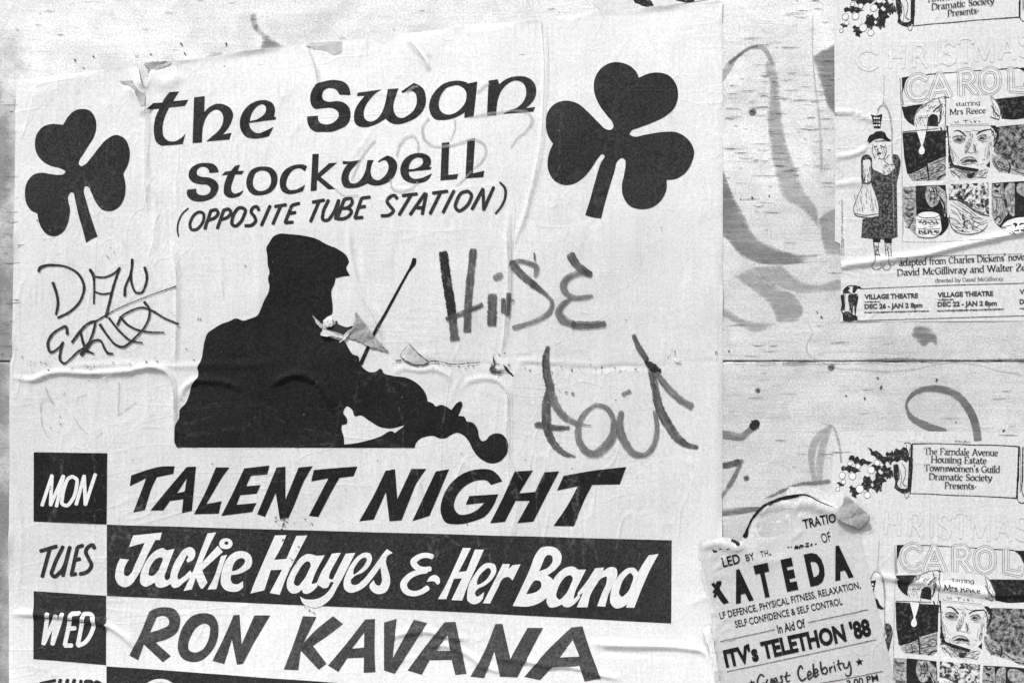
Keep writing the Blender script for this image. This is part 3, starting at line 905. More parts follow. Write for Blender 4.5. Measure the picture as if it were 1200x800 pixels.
shape("lettering", (160, 80, 5), "250,138* 195,142* 165,180 152,203* 100,206* 65,244* 135,238* 112,290 103,345 105,395 118,435 145,455* 272,446* 288,385* 262,412 225,430 185,425 160,400 153,360 158,315 175,265 192,232* 285,222* 304,186* 215,195*"
      "|338,172* 400,165* 398,260* 415,240 440,222 475,210 515,215 550,235 568,270 560,310 540,350 508,390* 558,380* 545,419* 410,431* 440,405 480,370 505,330 510,290 495,255 470,244 440,255 410,290 392,340 386,390 385,436* 330,440*"
      "|818,288* 815,302* 735,311 660,322* 668,350 690,375 720,382 750,370 803,345* 775,400* 730,410 680,413 640,400 612,360 608,310 625,260 665,215 715,192 765,190 800,210 812,245 805,285*|o 665,312* 670,285 690,245 715,220 740,213 757,225 758,255 740,280 705,303*", G, L1, M['inkt'], gig, label="uncial word of three letters at the head of the poster")
shape("lettering", (340, 80, 7.5), "530,238* 435,236* 425,215 400,187 360,177 315,185 288,215 282,255 300,285 340,298 430,293 485,312 520,350 532,400 525,455 495,505 440,535 370,560 290,562 210,555 165,510 152,460 152,427* 247,420* 247,450 262,480 300,495 345,495 395,470 425,435 428,400 405,368 370,353 280,356 215,357 190,330 178,280 185,220 215,165 265,130 330,112 420,110 475,125 515,165 528,205"
      "|595,218* 690,205 808,188* 760,215 710,265 665,330 648,390 655,440 680,465 715,470 760,450 795,410 820,360 840,290 858,187* 952,180* 930,245 912,300 908,350 920,400 945,430 985,440 1030,420 1080,380 1110,320 1112,260 1095,215 1060,200 1020,208 985,222* 980,205* 1040,165 1087,132* 1130,150 1175,190 1192,250 1190,320 1160,385 1110,435 1040,470 960,492 900,488 860,465 838,445* 790,475 720,508 660,520 600,508 570,480 562,430 575,360 610,300 658,243* 588,248*"
      "|@490,75,7.5 520,158* 440,175* 420,163 380,152 330,150 250,165 185,205 130,270 100,340 98,400 115,450 150,487 210,495 280,487 345,465 410,428* 405,475* 487,467* 505,310|o@490,75,7.5 300,195 340,188 385,205 418,240 425,290 410,350 375,395 330,430 280,447 230,440 195,410 182,360 190,300 215,250 250,213"
      "|@490,75,7.5 620,150* 700,138* 712,183* 760,145 820,118 880,110 950,117 1000,145 1030,190 1037,250 1020,310 985,355 945,390* 1028,380* 1012,420* 745,440* 800,410 870,385 915,345 945,290 948,230 930,180 890,152 840,150 790,175 740,225 705,300 690,380 686,450* 605,457* 612,300".replace("|o@490,75,7.5 ", "|@490,75,7.5 o "), G, L1, M['inkt'], gig, label="uncial word of four letters at the head of the poster")
shape("lettering", (200, 150, 6), "340,312* 275,318* 265,290 240,275 205,280 185,305 190,330 215,343 270,350 315,370 338,405 330,450 300,490 250,512 190,518 140,502 115,465 118,435* 182,428* 185,455 210,472 245,473 275,455 282,425 262,403 210,397 155,380 130,350 130,315 150,280 190,255 250,247 305,257 332,285"
      "|455,268* 490,260* 472,303* 517,302* 502,327* 455,328* 440,370 428,410 430,445 450,462 480,455 515,438* 495,470 455,490 405,488 378,465 375,425 385,375 403,330* 360,335* 385,308* 425,303*"
      "|655,272 710,282 745,320 752,365 735,420 700,455 640,473 585,470 548,440 533,395 540,345 565,300 605,278|o650,300 685,312 705,350 703,395 680,430 640,445 605,437 582,405 582,360 600,318 625,303"
      "|960,270* 945,305* 910,285 875,290 840,320 818,365 815,410 835,435 875,435 947,400* 930,445* 880,460 830,465 785,445 768,400 772,350 800,300 850,268 900,257 940,260"
      "|998,185* 1042,183* 1037,320* 1115,250* 1172,245* 1055,345* 1160,430* 1108,432* 1030,365* 1027,440* 985,445*"
      "|@390,150,5.4545 65,213* 110,215 180,205* 140,245 110,285 102,325 115,352 145,355 180,330 205,285 222,207* 262,205* 245,250 243,290 260,325 290,335 325,315 352,275 355,235 340,210 320,208 295,222* 288,215* 320,192 350,177* 385,192 410,225 405,280 375,330 320,362 260,368 222,355* 180,375 120,386 75,378 57,345 62,290 90,240 98,232* 65,232*"
      "|@390,150,5.4545 632,250* 625,266* 485,280* 492,308 520,325 560,322 635,290* 610,330 560,352 500,352 450,325 432,280 440,230 475,185 530,163 590,167 622,190 628,225 615,252*|@390,150,5.4545 o485,265* 490,235 510,205 540,190 570,195 577,220 560,245 520,262"
      "|@390,150,5.4545 697,97* 745,92* 738,302* 802,296* 792,328* 688,337*|@390,150,5.4545 860,78* 910,68* 895,292* 968,275* 962,315* 848,324*", G, L1, M['inkt'], gig, label="second line of uncial lettering, smaller than the first")
rb = strokes((200, 150, 6), "125,565,2 80,610 55,670 50,720 58,762,1.6"
      "|205,590,3.5 230,600 235,640 215,685 180,715 150,715 138,685 150,640 175,605 205,590|285,580 242,710|285,582 325,578 335,598 315,630 268,648|375,578 330,706|372,580 410,572 425,592 405,625 358,645"
      "|500,560 525,575 515,620 485,670 455,690 435,680 435,640 455,590 480,563 500,560|622,578 608,555 580,562 567,590 590,622 600,652 572,683 525,688|700,548 640,685|735,553 812,540|775,548 720,675|852,545 806,665|855,543 905,530|835,602 878,594|808,667 860,662"
      "|1000,522 1080,508|1045,515 985,658|1110,508 1072,600 1072,645 1100,650 1138,610 1183,508|1183,508 1160,640", 3.9, G, L1)
strokes((390, 150, 5.4545), "75,455 28,580|75,457 118,452 125,475 95,510 55,515|95,512 120,530 105,562 70,580 30,582|185,450 142,575|187,449 238,442|168,508 208,502|142,576 192,572"
      "|412,452 395,432 365,442 347,468 368,502 388,530 362,556 312,562|447,433 538,422|500,430 425,555|495,553 590,418|598,420 572,550|540,512 580,508|640,417 733,405|690,412 622,548|775,402 705,540"
      "|865,405 885,425 875,470 845,510 805,530 785,510 795,460 825,415 865,405|890,520 960,390|960,392 965,524|965,522 1028,380|1068,348,2.2 1100,385,3 1102,440,3 1078,500,2.6 1040,548,2.4", 3.9, G, L1, rb)
rb.build("lettering", M['inkt'], gig, label="bracketed line of slanting brush capitals")

# fiddler
sil = ("@190,260,5 690,70 740,72 820,80 910,102 960,130 1030,160 1085,205 1095,235 1080,270 1090,295 1103,315* 1060,320 1017,330* 1010,365 993,400 995,450 1000,500 995,540 965,555 945,580 940,610 940,640 985,675 1030,690 1070,700 1095,740 1120,775 1150,785*"
       "#380,400,5 205,95* 210,130 230,155 265,178 305,175 325,158* 338,163 345,180 400,200 480,212 530,235 575,275 600,320 605,350* 640,365 650,378 685,370 715,380 745,400* 785,355 800,350 810,365 800,400 785,435* 820,440 835,468* 870,475 900,515 908,560 925,582 945,578 970,550 1000,537 1040,542 1070,575 1077,620 1060,670 1025,703 975,712 930,695 890,660 865,620 845,580 815,548 780,533 745,545 710,565 680,567 640,552 600,555 560,570 535,600 530,622*"
       "#190,400,5 90,619* 78,600 75,545 80,490 100,450 105,400 140,360 160,310 172,265 190,235 210,210 213,180 208,155 225,120 235,90"
       "#190,260,5 240,760 250,700 270,650 300,628 345,600 400,580 435,565 475,578 520,565 560,548 580,510 600,460 625,410 630,380 622,330 630,300 620,250 618,200 613,150 630,120 655,85")
P, Cn = [], []
for seg in sil.split('#'):
    a, body = seg.lstrip('@').split(' ', 1)
    ox, oy, k = (float(q) for q in a.split(','))
    for q, c in toks(body):
        P.append((ox + q[0] / k, oy + q[1] / k)); Cn.append(c)
body = curve(P, Cn, True)
hole = contour((380, 400, 5), "130,380 165,400 178,435 215,432 260,460 330,500 390,508 470,493 440,515 415,535* 400,525 330,555 230,585 160,598 118,602* 115,560 102,510 103,490 132,480 135,455 112,415 118,395")
xy, fs = fill([body], [hole])
link("fiddler_silhouette", drape(xy, G, L1), fs, M['ink'], gig)
rb = strokes((370, 290, 5), "578,68,5 572,95,5.5 560,115,4 545,140,2.6", 3, G, L1)
strokes((370, 290, 5), "552,125,2.6 480,255,3.1 410,385,3.4 345,500,3.7 310,580,4.2 265,682,4.6", 3, G, L1, rb)
rb.build("violin_bow", M['ink'], gig)

# programme
dm = shape("day_box", (20, 520, 5.714), "113,54* 607,60* 600,537* 113,517*", G, L1, M['ink'], gig, label="black box with the first day of the week")
pen("lettering", (20, 520, 5.714), "170,410 238,208|238,210 228,408|228,408 315,210|316,212 268,416|375,215 403,232 402,290 375,370 335,410 309,400 309,350 325,280 350,228 375,215|400,403 455,210|455,210 461,405|461,405 530,200", 4.2, G, L2, M['knock'], dm)
pen("lettering", (20, 620, 4.444), "122,112 208,86|172,98 132,245|240,88 190,200 182,232 195,243 225,222 277,90|275,95 240,240|316,92 285,235|318,90 345,82|300,158 330,152|282,234 310,229|405,97 398,80 375,87 360,112 375,150 390,185 365,220 330,230", 4.5, G, L1, M['inkb'], gig, label="second day name in black brush letters")
dw = shape("day_box", (20, 620, 4.444), "88,320* 466,343* 466,703* 88,672*", G, L1, M['inkb'], gig, label="black box with the third day, crossed by a crease")
pen("lettering", (20, 620, 4.444), "163,434 140,594|140,594 208,445|208,445 186,596|186,596 240,437|285,438 250,600|287,436 330,433|268,515 305,512|250,603 288,602|350,437 318,600|350,437 388,440 402,480 388,540 350,590 318,603", 5, G, L2, M['knock'], dw)
pen("lettering", (20, 620, 4.444), "122,801 200,784|162,792 140,870|228,780 195,870|265,780 235,870|210,825 250,822|300,780 280,860 310,865 335,785|360,787 335,870|360,787 392,792 390,815 350,830|350,830 375,870|440,800 415,790 405,815 430,840 400,868", 4, G, L1, M['inkb'], gig, label="top of the fourth day name at the foot")
bn = shape("name_banner", (0, 0, 1), "125.5,614.2* 320,619.8* 560,626.3* 787,632.5* 786.3,729.5* 560,717.5* 500,714.5* 320,707* 126,697.2*", G, L1, M['inkb'], gig, label="black banner with white brush script")
shape("lettering", (120, 610, 6), "220,100* 420,80* 407,132* 375,132* 345,190 310,260 275,340 240,400 205,445 165,463 125,450 98,410 97,350 110,300 128,262* 190,270* 165,310 155,350 160,380 180,385 205,365 230,310 262,240 302,150* 190,182*"
      "|452,205* 510,195* 480,270 455,340 440,400 450,415 485,395* 490,435* 440,462 405,468 380,458 370,430* 340,448 300,460 272,440 268,390 295,310 340,240 390,200 430,190|o410,255 425,260 415,300 385,360 350,385 330,380 330,345 350,300 380,265"
      "|600,292* 640,270 655,235 645,195 620,183 580,195 540,240 500,310 480,380 480,440 500,468 530,465 575,430 640,380* 620,345* 570,390 535,408 530,390 545,340 575,280 600,240 605,252 592,272*"
      "|742,85* 803,78* 770,140 705,290* 815,172* 850,215* 705,345* 742,430* 708,475* 692,470* 660,395* 632,478* 573,490* 640,350 690,220"
      "|838,245* 880,235* 855,300 830,380 805,475* 742,480* 790,390 820,300|873,120 905,130 918,155 905,185 870,195 835,185 824,158 838,130|o875,141 889,148 888,160 873,166 861,158 863,146"
      "|1055,270 1045,320 1005,352 960,370 908,378* 905,410 920,437 950,443 990,420* 992,465* 960,490 910,495 865,480 838,440 838,380 860,300 900,240 950,212 1000,212 1040,235|o990,260 1005,275 990,310 955,338 917,350 922,310 950,270", G, L2, M['knock'], bn, label="first white word of the banner")
shape("lettering", (300, 610, 6), "135,100* 215,98* 180,180 130,272* 215,265* 285,103* 362,100* 320,180 270,280 220,380 168,517* 98,505* 185,340* 105,345* 60,485* -38,508* 0,410 60,270"
      "|390,232 425,243* 485,240* 440,320 405,400 395,440 430,430* 435,455* 400,490 350,510 335,505 325,480* 290,505 255,507 225,480 218,430 240,370 280,300 330,245 365,230|o375,285 385,300 370,350 330,420 290,455 270,440 275,400 300,350 335,300 360,282"
      "|535,228* 598,222* 560,290 520,370 515,400 535,410 560,370 590,310 632,228* 700,222* 660,300 620,380 570,470 530,540 480,585 420,608 370,600 330,575 310,528* 340,545 380,550 430,545 480,520 520,480 548,430* 530,425 505,465 475,470 450,455 435,445* 430,430* 460,360 495,300"
      "|922,195* 962,222* 925,245 915,280 925,330 942,390 940,450 915,495 865,512 815,490 798,458 828,412* 845,445 870,452 885,425 882,370 876,322* 820,400 760,465 710,493 660,502 625,480 617,430 635,370 675,295 725,240 770,220 805,228 817,260 800,310 750,360 695,385 668,412* 672,440 700,448 750,415 810,345 860,275 900,220|o770,255 780,265 765,305 730,345 688,373 687,345 710,300 745,262", G, L2, M['knock'], bn, label="second white word of the banner")
rb = strokes((450, 620, 6), "340,190,6 300,180,6 240,195,6.5 208,228,7.5 225,258,7 270,278,6 325,275,6|300,290,5.5 235,300,6 165,340,7 138,385,8 155,428,7.5 200,447,6.5 260,437,6 308,408,6.5", 6, G, L2)
rb.build("lettering", M['knock'], bn, label="white ampersand of the banner")
shape("lettering", (450, 620, 6), "300,365* 325,330 360,318 390,340 388,380 375,385* 355,365|555,128* 612,128* 525,298* 580,290* 640,138* 703,140* 640,280 590,390 550,497* 475,493* 548,340* 492,345* 438,487* 380,487* 440,380 500,250"
      "|740,232 780,245 790,285 765,340 710,390 655,420 640,445 655,470 675,460 705,435* 695,485* 665,515 625,522 590,500 585,450 600,380 640,310 685,255 715,235|o740,268 752,285 735,330 695,370 655,385 660,345 695,295"
      "|835,240* 885,240* 875,275* 905,248* 960,242* 905,355* 870,330 840,340 800,410 745,518* 695,515* 760,390 800,310", G, L2, M['knock'], bn, label="short white word after the ampersand")
shape("lettering", (600, 620, 6), "250,118 310,130 345,170 345,225 310,275 250,320* 285,350 285,410 250,470 190,515 120,537 5,535* 60,420 120,290 175,160 200,130|o250,178 280,185 285,220 260,260 190,293* 215,235 235,190|o165,355 200,365 205,400 180,430 135,448 100,453* 130,395"
      "|465,280* 520,280* 480,360 440,450 435,485 470,450* 480,475* 440,520 395,545 365,540 350,525* 310,542 265,545 245,515 250,450 280,370 330,300 390,262 440,262|o410,320 425,335 410,390 370,460 330,490 312,470 320,420 350,360 385,325"
      "|585,270* 645,265* 640,290* 690,262 730,270 740,310 715,380 680,450 655,540* 598,537* 630,450 665,360 665,330 630,340 590,390 555,450 530,545* 455,545* 500,440* 465,470* 460,445* 520,370"
      "|960,180* 1030,170* 980,260 920,390 858,547* 800,545* 810,522* 770,545 725,550 695,520 692,450 720,370 770,300 820,268 865,272 885,300* 920,240|o835,305 850,325 840,380 800,450 770,470 755,455 762,400 790,340", G, L2, M['knock'], bn, label="last white word of the banner")
shape("lettering", (140, 530, 6), "85,160* 185,125 290,98 388,95* 380,148* 265,172* 240,220 180,402* 100,418* 190,178* 75,235*|475,100* 540,97* 510,408* 440,425* 450,325* 355,340* 310,405* 220,405* 330,270|o475,178* 460,272* 405,285*"
      "|682,102* 775,103* 720,180 660,280 612,360* 720,340* 700,427* 525,432* 600,290|878,110* 1055,90* 1040,152* 925,162* 892,235* 992,228* 965,288* 850,298* 825,365* 965,352* 935,415* 718,443* 800,280"
      "|@0,0,1 324.2,547.5* 334.7,546.3* 334.7,585* 350.2,547.4* 366.8,545.6* 358.5,559.3 343.8,594.2 338.3,606.1* 328.2,607.9* 323.3,576.7* 310.8,605* 301.7,601.7*"
      "|@320,530,5.4545 262,110* 400,98 540,88* 515,150* 425,160* 385,230 290,410* 230,402* 355,163* 245,183*", G, L1, M['ink'], gig, label="first word of slanting black capitals")
shape("lettering", (320, 530, 5.4545), "720,115* 780,105* 795,295* 885,103* 980,103* 920,190 870,310 822,430* 745,437* 722,250* 645,425* 552,437* 640,280|1040,120* 1125,105* 1065,250 1000,403* 890,437*"
      "|@500,530,4.8 425,160* 362,180* 340,158 290,155 220,185 165,250 155,310 180,345 230,345 285,320 325,280* 220,292* 240,243* 403,232* 370,305 330,355 260,385 170,402 105,390 80,340 88,260 130,180 200,120 290,93 370,100 410,135"
      "|@500,530,4.8 495,105* 598,100* 560,160 520,228* 610,220* 662,110* 745,105* 690,210 600,387* 510,395* 580,270* 500,270* 440,387* 357,395* 430,250"
      "|@500,530,4.8 770,130* 940,100 1122,80* 1085,178* 930,180* 880,280 828,412* 713,412* 790,300 850,188* 733,213*", G, L1, M['ink'], gig, label="second word of slanting black capitals")
shape("lettering", (140, 700, 6), "210,95* 260,72 330,65 390,80 425,130 425,190 400,245 340,285 255,312* 362,408* 305,450* 172,325* 133,435* 72,402* 140,270|o262,135* 300,125 335,135 352,165 345,190 300,215 215,242*"
      "|605,105 660,120 690,165 697,240 675,330 630,395 570,440 500,447 440,420 412,360 420,280 455,190 515,125 560,108|o605,178 635,195 638,240 620,310 580,365 530,382 490,365 485,320 505,265 550,200"
      "|805,120* 845,118* 860,325* 950,122* 1060,122* 1020,190 960,290 870,460* 828,467* 792,290* 738,462* 655,440* 730,290", G, L1, M['inkg'], gig, label="faded three-letter word of the lowest line")
shape("lettering", (320, 700, 5.4545), "192,115* 278,120* 195,285* 290,190 385,115* 448,165* 350,240 255,305* 342,418* 292,458* 178,335* 162,460* 70,455* 140,270|590,135* 652,133* 650,350 655,472* 580,475* 582,378* 475,383* 418,470* 352,430* 470,290|o585,215* 582,315* 505,322*"
      "|710,155* 790,132* 765,385* 900,138* 985,158* 920,260 778,483* 710,460*|1096,155* 1166,152* 1196,290 1236,482* 1166,490* 1141,395* 1000,397* 950,490* 860,462* 980,300|o1115,232* 1132,337* 1040,337*"
      "|@510,700,5.4545 385,165* 430,165* 480,385* 590,190* 688,190* 620,320 525,505* 415,500* 378,340* 312,510* 225,500* 310,350|@510,700,5.4545 870,188* 940,180* 985,320 1057,512* 955,533* 920,430* 750,437* 670,523* 570,502* 720,330|@510,700,5.4545 o878,265* 922,373* 795,380*", G, L1, M['inkg'], gig, label="faded long word of the lowest line")
nb = shape("name_banner", (0, 0, 1), "125.4,779.6* 398.7,799.6* 780,827* 780,905* 126,878*", G, L1, M['inkb'], gig, label="top of the next black banner at the foot")
pen("lettering", (0, 0, 1), "168,830 166,815 172,803 182,797.5 194,797.5 204,803", 4.5, G, L2, M['knock'], nb)
shape("day_box", (0, 0, 1), "40,851* 125,860* 125,940* 40,930*", G, L1, M['inkb'], gig)

# felt-pen scrawls
pen("pen_scrawl", (30, 290, 5.333), "85,148,3.4 95,128 130,113,3 180,110,2.6 270,125,2.2 340,175,3 368,245,3 345,330,2.6 280,400,2.6 205,438,2.6|175,220,3.6 195,280,3 205,350,3 193,418,2.6|405,138,3.6 425,170,3.8 430,210,2.6 430,350,2.2|420,180,2 500,185 560,158,2.2 592,128,3|592,128,2.8 565,200,2.6 545,270,3 525,350,3 505,432,3.6|440,278,2 480,290 535,284"
    "|668,74,3.2 665,130,2.8 655,175,2.6 625,250,2.6 622,300,3.4|660,160,2.4 668,235,2.6 695,282,2.6 725,282,2.4 750,240,2.6 760,180,3 746,123,3.4", 2.5, G, L3, M['pen'], gig, jit=0.12, label="first name scrawled in thin black pen")
pen("pen_scrawl", (30, 290, 5.333), "360,500,2.6 385,480,2.4 440,460,2 500,425,1.6 560,392,1.1 700,330,1 830,280,1 945,242,1.6", 1.3, G, L3 + .2, M['pen'], gig, jit=0.2, label="long pen underline")
pen("pen_scrawl", (30, 290, 5.333), "265,540,3 255,492,3 215,508,2.4 165,548,3 142,605,3.2 160,652,3 205,630,2 240,590,2.4|238,590,2.8 222,650 222,705,3 245,722,2.4 285,695,2 330,650,2.4 380,620,2|295,590,3 345,520|345,520,3 362,590 380,640,3.6|352,668,4.5 385,625,4|345,520,2.6 400,470 435,460 430,510 400,590,2.4 372,640,3.4 400,650,2.4 430,662,1.8|380,640,2.4 440,578 470,580 495,625,2.8 520,660,2.6 548,662,2.2"
    "|468,480,3.2 520,555,2.6 570,608 612,620 650,598 690,560,2.2 750,490,2 775,430,2.2 775,380,2.6 745,340,3.2|525,440,2.6 600,530 660,580,2 735,595,1.6|578,482,2.8 600,435,2.2 660,395,2 740,375,2 785,390,2.4 870,440,2 960,478,2.2|595,432,3 640,480,2.4 700,512,2.2 770,527,2 870,530,1.5", 2.4, G, L3 + .4, M['pen'], gig, jit=0.15, label="knotted pen signature under the first name")
pen("marker_scrawl", (500, 270, 5.217), "102,140,10.8 122,300,10.8 148,460,10.8 160,555,9.69", 9, G, L3, M['markd'], gig, jit=0.12, cap=.9)
pen("marker_scrawl", (500, 270, 5.217), "160,555,9.12 172,660,10.3|285,122,8.55 275,220,8.55 262,340,9.12 252,480,9.12 248,610,9.12|122,540,5.13 180,520,5.7 260,488,5.13 338,455,5.13|402,400,10.8 398,570,10.8|468,420,5.13 468,500,5.13|502,390,5.7 492,512,6.84", 8, G, L3 + .15, M['mark'], gig, jit=0.13, cap=.9, label="broad marker strokes of a word in capitals")
pen("marker_scrawl", (500, 270, 5.217), "520,200,9.12 565,255,9.12 640,320,7.98 735,395,4.56", 7, G, L3 + .35, M['mark'], gig, jit=0.13)
pen("marker_scrawl", (500, 270, 5.217), "415,290,6.84 440,278,7.98 455,266,5.7|515,195,4.56 570,188,5.13 630,202,5.13 668,220,6.84 672,245,6.27 662,282,3.42|728,395,3.42 762,425,4.56 758,485,5.7 700,535,5.7 620,568,4.56 530,595,5.7|1002,272,6.84 960,258,6.84 905,268,6.84 860,292,7.41 835,345,7.98 858,390,6.84 905,412,5.7 950,410,5.7 1010,400,3.99|885,415,3.42 835,448,6.27 808,500,9.12 835,545,10.3 900,575,7.98|520,430,2.28 535,428,2.28", 5, G, L3 + .5, M['markl'], gig, jit=0.13, label="thin grey marker strokes of the same word")
pen("marker_scrawl", (500, 270, 5.217), "880,152,9.69 910,200,9.12 945,235,9.12 1000,268,6.84|895,577,9.69 990,578,8.55 1085,570,7.41|658,140,2.28 660,182,2.28", 8, G, L3 + .7, M['mark'], gig, jit=0.13)
pen("marker_scrawl", (560, 380, 4), "328,105,4.56 318,160,7.98 322,230,9.12 338,300,10.3 322,370,10.8 322,450,10.3 335,520,9.12 370,575,7.98 415,608,5.7 455,618,2.28|728,50,4.56 752,105,6.84 790,165,6.84|812,215,7.98 830,300,9.12 850,390,10.3 895,475,10.3 950,545,9.12 985,565,6.84 1028,574,4.56|270,470,5.7 300,470,9.12 350,482,6.84 425,484,4.56", 8, G, L3, M['mark'], gig, jit=0.13, label="heavy marker strokes of the lower scrawl")
pen("marker_scrawl", (560, 380, 4), "785,172,3.42 805,190,7.98 850,220,6.84", 6, G, L3 + .4, M['markd'], gig, jit=0.15)
pen("marker_scrawl", (560, 380, 4), "345,320,7.98 368,385,9.12 410,435,7.98 470,465,4.56|545,378,4.56 500,415,5.7 470,480,6.84 475,545,7.98 515,598,7.98 560,605,6.84 620,555,5.7 655,495,4.56|550,375,4.56 600,388,5.7 632,440,6.27 628,505,5.7 590,560,4.56 540,600,3.42|672,408,5.7 662,470,9.12 690,555,9.12 735,605,7.41 785,608,5.7 822,565,5.7 838,490,5.7 828,405,4.56|838,232,6.84 900,308,7.98 960,360,7.98 1000,382,7.98|678,327,4.56 712,312,4.56|410,318,2.28 418,316,1.71|440,322,3.42 448,324,3.42|470,465,2.28 528,472,1.37", 6, G, L3 + .6, M['markl'], gig, jit=0.13, label="pale marker strokes of the lower scrawl")
pen("faint_scrawl", (340, 70, 4), "545,155,3 585,130,3.5 600,128,2|880,155,3 905,130,4 932,115,3|650,275,3 622,320,3.4 632,375 670,405 720,408 790,395 860,375 905,395 918,435,3.2 895,480,3 860,510,2.6|850,525,2 800,575,2.4 775,592,1.5|772,280,2.6 772,325,2.4 750,380,2|840,272,2.5 900,262,4 985,248,3 1060,240,2.4 1120,255,4 1135,290,4.5 1110,330,3.4 1060,375,2.6 1035,412,2|500,450,3 515,400,3.4 545,365,3.4 578,360,3 598,385,2.6 600,430,2.4|398,382,3 365,415,3 325,480,3 290,560,2.4|470,560,2.4 480,605,2.6 530,618,3 580,595,2.6 600,575,2|205,600,1.5 260,640,2 320,635,2", 3, G, L3, M['ghost'], gig, jit=0.12, label="ghost of rubbed-out marker loops")
pen("faint_scrawl", (0, 380, 5), "270,370,2.2 290,420 320,470,1.6|240,520,1.4 245,460 265,438 300,445 312,465|240,540 255,610 285,660,1.2|450,450,1.4 465,425 510,410|700,340,1.6 698,430 694,530|690,530,1.4 750,490 800,455|370,410 385,400,2|440,540,1 470,600 520,640|570,660,1.5 600,630", 1.2, G, L3, M['ghost'], gig, jit=0.3, label="faint scratched pen loops above the day boxes")

pen("crease_shade", (0, 0, 1), "594,268,.6 595,300,.9 594.6,340,.8 591,385,1 588,412,.6|598.6,250,.5 599.4,300,.8 599,345,.8 596,380,.6|634.5,26,1.6 637,60,.9 636.5,120,.8 633,170,.7 625,210,.9 614,255,.7 604,285,.5|641,30,.5 643,70,.7 643,120,.5|604,240,.5 601,290,.6|170.6,112,1 171,150,.8 170.8,210,.7 173,250,.5|203,288,.9 206.5,310,.7 208,360,.6 206,425,.8|261,330,.5 263,350,.6|60,439,1 90,438.6,1.4 110,439.5,1.6 140,437.5,1.4 170,433.5,1.2 188,434.5,1.4 199,441,1 204,455,.8 204.6,480,.6|15,443.5,1.2 35,446,1.2 46,449,.8|472,432.5,.8 495,435,1 515,435,1.1 526,441,.7|550,448,.7 567,444.5,1 583,447.5,1.2 592.5,458,1 594.6,490,.8 594.6,525,.6 600,542,.6 612,562,.6|600,460,.5 601,500,.5 600,530,.5|372,98,.6 370,80,.9 364,62,.7|482,50,1 492,63,1.2 500,76,1|425,350,.6 438,372,.8 447,395,.6", 1, G, L1 + .1, M['ghost'], gig, jit=0.45)['kind'] = 'stuff'  # thin grey lines that paint the creases' shade onto the sheet

# grime and flecks
random.seed(3)
rb = Rib()
for cx, cy, n, sx, sy in ((334, 611, 26, 6, 5), (346, 650, 12, 3, 12), (337, 630, 10, 4, 4), (362, 714, 8, 4, 2), (234, 374, 3, 2, 1), (203, 369, 3, 2, 1), (62, 571, 3, 2, 4), (108, 445, 4, 2, 3), (107, 430, 8, 5, 1.5), (60, 428, 14, 18, 5), (68, 505, 5, 4, 8), (790, 415, 6, 8, 4), (840, 413, 4, 3, 2), (362, 613, 3, 3, 2), (640, 430, 14, 40, 3), (700, 434, 10, 30, 3), (545, 428, 14, 30, 2), (582, 424, 14, 5, 7), (165, 424, 10, 20, 2), (130, 300, 3, 3, 3), (450, 505, 6, 120, 60), (300, 300, 8, 160, 120), (620, 330, 10, 180, 120), (480, 575, 12, 200, 40)):
    for i in range(n):
        x, y = random.gauss(cx, sx), random.gauss(cy, sy)
        a = random.uniform(.6, 1.7)
        rb.add([(x, y, a), (x + random.uniform(-1.5, 1.5) * 1.2, y + random.uniform(-1, 1) * 1.2, a * .7)], G, L3 + .1)
rb.build("grime_speck", M['inks'], gig).__setitem__("kind", "stuff")

# torn flaps that stand off the sheet
def flap(name, pts, mat, parent, n=5, rnd=0.4, thick=0.25, label=None, crumple=0.5):
    """A torn tongue of paper: outline (x, y, height) fanned over a few rings and given a thickness."""
    P = np.array(pts, float)
    c = P.mean(0)
    rr = np.random.RandomState(len(pts) * 13)
    m = len(P)
    edge = []
    for i in range(m):
        a, b = P[i], P[(i + 1) % m]
        L = np.hypot(*(b - a)[:2]); k = max(2, int(L / 2.2))
        for j in range(k):
            q = a + (b - a) * j / k
            if j: q = q + np.append(rr.normal(0, rnd, 2), rr.normal(0, rnd * .5))
            edge.append(q)
    edge = np.array(edge); ne = len(edge)
    v = [W3(*c)]
    for r in range(1, n + 1):
        t = r / n
        for e in edge:
            q = c + (e - c) * t
            cr = crumple * (1.6 * abs(math.sin(q[0] * .07 + q[1] * .19 + .6)) - .5 + .3 * abs(math.sin(q[0] * .35 - q[1] * .21 + 1)) + .2 * math.sin(q[0] * 1.3 + q[1]))
            v.append(W3(q[0], q[1], q[2] + cr + math.sin(q[0] * .9 + q[1] * .6) * .25 * (1 - t)))
    f = [[0, 1 + (j + 1) % ne, 1 + j] for j in range(ne)]
    for r in range(n - 1):
        for j in range(ne):
            a, b = 1 + r * ne + j, 1 + r * ne + (j + 1) % ne
            f.append([a, b, b + ne, a + ne])
    # orientation towards the street
    p0, p1, p2 = (np.array(v[i]) for i in f[0])
    if np.cross(p1 - p0, p2 - p0)[1] > 0: f = [list(reversed(q)) for q in f]
    nb_ = len(v)
    v += [(a, b + thick * PX, c2) for a, b, c2 in v]
    f += [[i + nb_ for i in reversed(q)] for q in f]
    o = nb_ - ne
    for j in range(ne):
        k = (j + 1) % ne
        f.append([o + j, o + k, o + k + nb_, o + j + nb_])
    return link(name, v, f, mat, parent, label=label)

